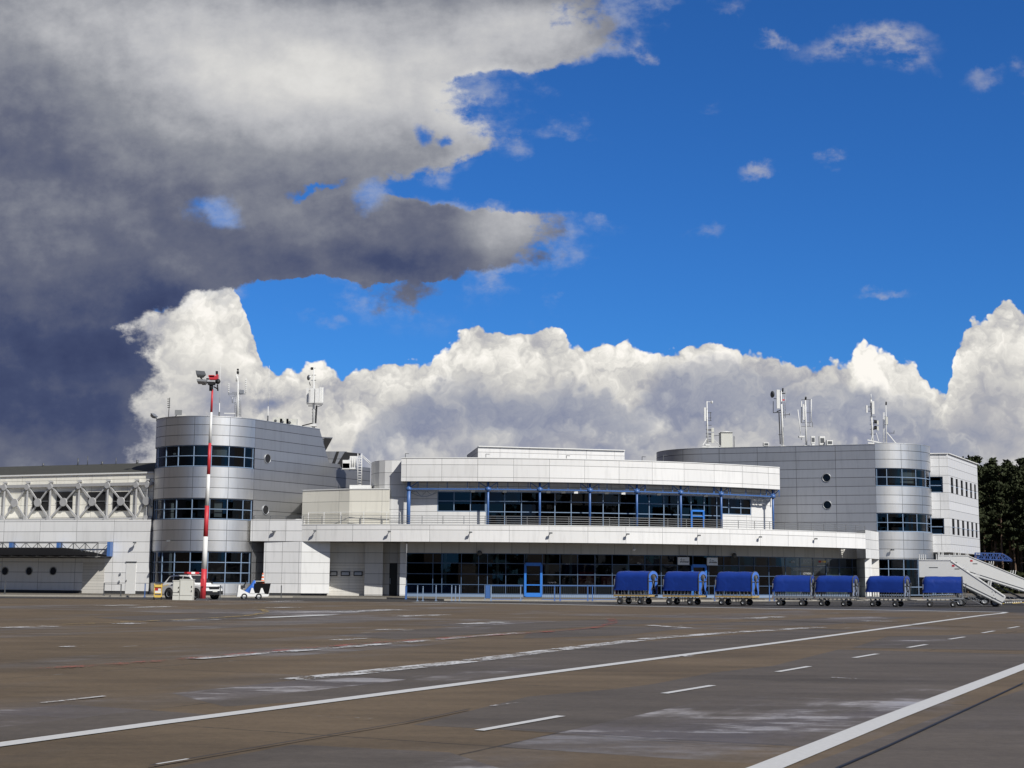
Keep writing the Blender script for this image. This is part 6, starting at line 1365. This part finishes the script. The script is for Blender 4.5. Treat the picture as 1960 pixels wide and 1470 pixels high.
# ------------------------------------------------------------------ passenger stairs
def build_stairs(name, lb, loc, rz, H, Lf, kind, ft=.62, fb=.12):
    o = thing(name, loc, lb, 'passenger stairs', 'mobile passenger stairs', False, rz)
    hw = .95; pl = 2.0; W = M['white_paint']
    x0 = 0; sl = Lf; zbot = .55
    # side panels of the flight (x from 0 at platform to Lf at foot)
    for s in (-1, 1):
        mb = MB(); t = .06; y = s * hw
        def pr(pts):
            A = [V(x, y - t / 2, z) for x, z in pts]; B = [V(x, y + t / 2, z) for x, z in pts]; n = len(pts); mb.face(A if s else A); mb.face(B[::-1])
            for i in range(n): mb.face([A[i], B[i], B[(i + 1) % n], A[(i + 1) % n]])
        pr([(0, H - .35), (sl - .2, fb), (sl + .05, ft), (.0, H + .9)]); pr([(-pl, H - .12), (0.001, H - .12), (0.001, H + .95), (-pl, H + .95)]); mb.build('side_panel', W, o, fix=True)
        mb = MB(); mb.bar((0, y * 1.04, H + .92), (sl, y * 1.04, ft + .04), .05); mb.bar((-pl, y * 1.04, H + .98), (0, y * 1.04, H + .98), .05); mb.build('handrail', W, o)
        mb = MB(); mb.bar((0, y * 1.045, H - .33), (sl - .2, y * 1.045, fb + .02), .04, .07); mb.bar((0, y * 1.045, H - .12), (sl - .1, y * 1.045, fb + .16), .02, .025); mb.build('stringer', M['steel_grey'], o)
        for x in (-pl + .05, -pl + .3, -pl * .45, -pl * .3, -.1): mb = MB(); mb.bar((x, y * .98, H + .9), (x, y * .98, H + 1.35), .05); mb.build('platform_post', W, o)
        for k in (.22, .45, .68):
            mb = MB(); xx = sl * k; zz_ = H + .9 - (H + .9 - ft) * k
            for d in (0, .14): mb.bar((xx + d, -s * 0 + y * .95, zz_ - .1), (xx + d + .08, y * .95, zz_ + .28), .04)
            mb.build('rail_bracket', W, o)
    n = 14; mb = MB()
    for i in range(n): k = (i + .5) / n; mb.box((sl * k, 0, H - (H - .3) * k), (sl / n * 1.05, hw * 1.85, .05))
    mb.build('treads', M['galv'], o)
    mb = MB(); mb.box((-pl / 2, 0, H - .05), (pl, hw * 2 - .08, .1)); mb.build('platform', M['galv'], o)
    mb = MB(); mb.box((sl * .48, 0, .48), (sl * 1.0, .9, .16)); mb.bar((sl * .1, -.5, .5), (-.2, -.5, H - .2), .1); mb.bar((sl * .1, .5, .5), (-.2, .5, H - .2), .1); mb.bar((sl * .55, -.5, .5), (.2, -.5, H - .4), .08); mb.bar((sl * .55, .5, .5), (.2, .5, H - .4), .08)
    mb.bar((sl * .85, -.6, .5), (sl * .85, -.6, 1.0), .06); mb.build('chassis', M['steel_grey'], o)
    for x in (.15 * sl, .82 * sl):
        for s in (-1, 1): wheel(o, V(x, s * .72, .3), V(0, s, 0), .3, .2, 'galv')
    mb = MB(); mb.bar((sl * .25, -.98, .25), (sl * .15, -.98, 1.15), .035); mb.bar((sl * .12, -.98, 1.15), (sl * .20, -.98, 1.15), .035)
    for k in range(6): mb.bar((sl * (.3 + .05 * k), -.97, .75 - .07 * k), (sl * (.32 + .05 * k), -.97, .5 - .05 * k), .025)
    mb.bar((sl * .3, -.97, .8), (sl * .62, -.97, .25), .03); mb.bar((sl * .3, -.97, .55), (sl * .58, -.97, .1), .03); mb.build('access_ladder', M['galv'], o)
    # stencilled marks on the near panel
    mb = MB(); y = -hw - .035
    k = .8; xx, z = sl * k, H + .28 - (H + .28 - .37) * k
    for a, b_ in (((-.12, -.2), (-.06, -.2)), ((.06, -.2), (.12, -.2)), ((-.12, .2), (-.06, .2)), ((.06, .2), (.12, .2))): mb.bar((xx + a[0], y, z + a[1]), (xx + b_[0], y, z + b_[1]), .01, .04)
    mb.bar((xx - .12, y, z - .2), (xx - .12, y, z - .12), .04, .01); mb.bar((xx + .12, y, z + .12), (xx + .12, y, z + .2), .04, .01); mb.box((xx, y, z - .0), (.05, .01, .03)); mb.box((-pl * .55, y, H + .5), (.55, .01, .045)); mb.box((.35, y, H + .42), (.3, .01, .05)); mb.build('stencil', M['steel_grey'], o)
    mb = MB(); mb.box((.12, y, H + .62), (.16, .01, .12)); mb.build('emblem', M['red_paint'], o)
    return o
YA = 93.5
a = P(1823, 1100, YA); build_stairs('passenger_stairs', 'nearer white passenger stairs whose platform juts left over the last blue cart', (a.x, YA, 0), R_(-20), 1.95, 3.15, 0)
YB = 99.5
a = P(1855, 1100, YB); build_stairs('passenger_stairs', 'larger white passenger stairs running off the right edge of the photo', (a.x, YB, 0), R_(-14), 2.35, 6.1, 1)
# yellow-white kerb chain and wheel chocks near the stairs
o = thing('marker_chain', tuple(G(1930, 1156)), 'low yellow and white dotted barrier on the ground beneath the right stairs', 'barrier')
mb = MB()
for i in range(12):
    g = G(1908 + i * 4.2, 1158 - i * .25); mb.box((g.x, g.y, .12), (.08, .06, .08))
mb.build('white_block', M['white_paint'], o); mb = MB(); g0, g1 = G(1906, 1159), G(1960, 1156); mb.bar((g0.x, g0.y, .1), (g1.x, g1.y, .1), .04); mb.build('yellow_bar', M['yellow'], o)

# ------------------------------------------------------------------ pines behind the right edge
def leafmat(name, col):
    m, nt, b = newmat(name); setp(b, rough=.8, spec=.2); geo = nt.nodes.new('ShaderNodeNewGeometry'); oi = nt.nodes.new('ShaderNodeObjectInfo')
    n = noise(geo.outputs['Position'], .9, 4, .6, dim='3D'); c = mixc(n, tuple(x * .55 for x in col) + (1,), tuple(x * 1.5 for x in col) + (1,)); nt.links.new(c, b.inputs['Base Color']); return m
M['needles'] = leafmat('needles', (0.034, 0.042, 0.018)); M['bark'] = plain('bark', (0.15, 0.10, 0.07), .95, var=.45, scale=2.0); M['shrub'] = leafmat('shrub', (0.030, 0.036, 0.012))
def make_pine(seed, H, crown0):
    rn = random.Random(seed); tb = MB(); lb_ = MB(); pts = []; x = y = 0
    for i in range(9): k = i / 8; pts.append(V(x, y, H * .97 * k)); x += rn.uniform(-.12, .12); y += rn.uniform(-.12, .12)
    for i in range(8): tb.tube(pts[i], pts[i + 1], .19 * (1 - i / 9.5), .19 * (1 - (i + 1) / 9.5), 8, False)
    def at(k): i = min(7, int(k * 8)); return pts[i].lerp(pts[i + 1], k * 8 - i)
    def clump(c, r, n):
        for _ in range(n):
            d = V(rn.gauss(0, 1), rn.gauss(0, 1), rn.gauss(0, .55)); d = d.normalized() * r * rn.random() ** .4; d.z *= .55; p = c + d
            a = V(rn.gauss(0, 1), rn.gauss(0, 1), rn.gauss(0, 1)).normalized(); b = a.cross(V(rn.gauss(0, 1), rn.gauss(0, 1), rn.gauss(0, 1))).normalized(); s = rn.uniform(.07, .17); lb_.face([p - a * s * 1.8, p + b * s, p + a * s * 1.8, p - b * s])
    for i in range(46):
        k = crown0 + (1 - crown0) * (i + rn.random()) / 46; a = rn.uniform(0, 6.28); L = (1.9 * (1 - ((k - crown0) / (1 - crown0)) ** 1.6 * .78)) * rn.uniform(.45, 1.15)
        p0 = at(min(k, .995)); p1 = p0 + V(math.cos(a) * L, math.sin(a) * L, rn.uniform(-.1, .55)); tb.tube(p0, p1, .035, .012, 5, False)
        clump(p1, rn.uniform(.45, .8), 44); clump(p0.lerp(p1, .55), .45, 22)
    for i in range(7):
        k = rn.uniform(.3, crown0); a = rn.uniform(0, 6.28); p0 = at(k); tb.tube(p0, p0 + V(math.cos(a) * .8, math.sin(a) * .8, -.1), .02, .006, 4, False)
    clump(at(.99) + V(0, 0, .2), .4, 40); return tb, lb_
protos = []
for s in range(5):
    H = 15 + s * .7; tb, lb_ = make_pine(11 + s, H, .42 + .05 * (s % 3)); o = thing('pine_tree', (0, 0, 0), '', 'tree', 'pine trees behind the office block', False)
    tb.build('trunk', M['bark'], o); lb_.build('crown', M['needles'], o); protos.append(o)
rn = random.Random(5); k = 0; desc = ['tall slender pine', 'dense dark pine', 'pine with a ragged crown', 'pine with a bare pale trunk', 'leaning pine with a broad top']
plist = []
for row in range(6):
    Y = 176 + row * 5.5; px = 1862 + (row % 2) * 9
    while px < 2120: plist.append((px + rn.uniform(-5, 5), Y + rn.uniform(-1.5, 1.5))); px += 19 + row * 1.5
plist += [(1849, 172)]
for i, (px, Y) in enumerate(plist):
    pr = protos[i % 5]; o = pr if i < 5 else copy_tree(pr); u = U(px, 1000); s = rn.uniform(.86, 1.05) * (Y / 186); o.location = (u * Y, Y, -.1); o.rotation_euler = (0, 0, rn.uniform(0, 6.28))
    if i == len(plist) - 1: s = 1.04
    o.scale = (s, s, s)
    if px > 1960: o['label'] = 'dark pine in the wood just beyond the right edge behind the stairs'
    else: o['label'] = 'dark pine in the wood between the office block and the right edge'
plist_last = o; plist_last['label'] = 'pine whose dark tip alone shows above the white office block roof'; 
del plist_last['group']
# undergrowth and far wood as masses
mb = MB(); rn = random.Random(9)
for i in range(15000):
    px = rn.uniform(1850, 2150); Y = rn.uniform(168, 214); u = U(px, 1000); z = rn.random() ** 1.6 * (2.6 if Y < 190 else 6.5); p = V(u * Y, Y, z)
    a = V(rn.gauss(0, 1), rn.gauss(0, 1), rn.gauss(0, 1)).normalized(); b = a.cross(V(rn.gauss(0, 1), rn.gauss(0, 1), rn.gauss(0, 1))).normalized(); s = rn.uniform(.15, .38); mb.face([p - a * s, p + b * s, p + a * s, p - b * s])
tag(mb.build('undergrowth', M['shrub']), 'dark undergrowth beneath the pines at the right edge', 'undergrowth', kind='stuff')
def far_wood(name, seed, gen, H, n, sz, lb):
    mb = MB(); rn = random.Random(seed)
    for i in range(n):
        x, y = gen(rn); hloc = H * (.82 + .18 * math.sin(x * .21 + 3 * math.sin(x * .05))) ; z = rn.random() ** .7 * hloc
        p = V(x, y, z); a = V(rn.gauss(0, 1), rn.gauss(0, 1), rn.gauss(0, 1)).normalized(); b = a.cross(V(rn.gauss(0, 1), rn.gauss(0, 1), rn.gauss(0, 1))).normalized(); s = rn.uniform(.6, 1.4) * sz; mb.face([p - a * s * 1.4, p + b * s, p + a * s * 1.4, p - b * s])
    return tag(mb.build(name, M['needles']), lb, 'forest', kind='stuff')
far_wood('far_wood', 4, lambda r: (r.uniform(62, 170), r.uniform(212, 235)), 15.5, 16000, .45, 'dense far wood filling the gaps behind the single pines')
far_wood('unseen_wood', 6, lambda r: (r.uniform(-520, 760), -330 - r.random() * 20), 27, 15000, 2.2, 'unseen belt of trees added behind the camera to darken the glass')  # added out of view so the glass has something dark to reflect
mb = MB(); mb.poly([(60, 160), (320, 160), (320, 260), (60, 260)], .125); tag(mb.build('grass', M['grass']), kind='structure')
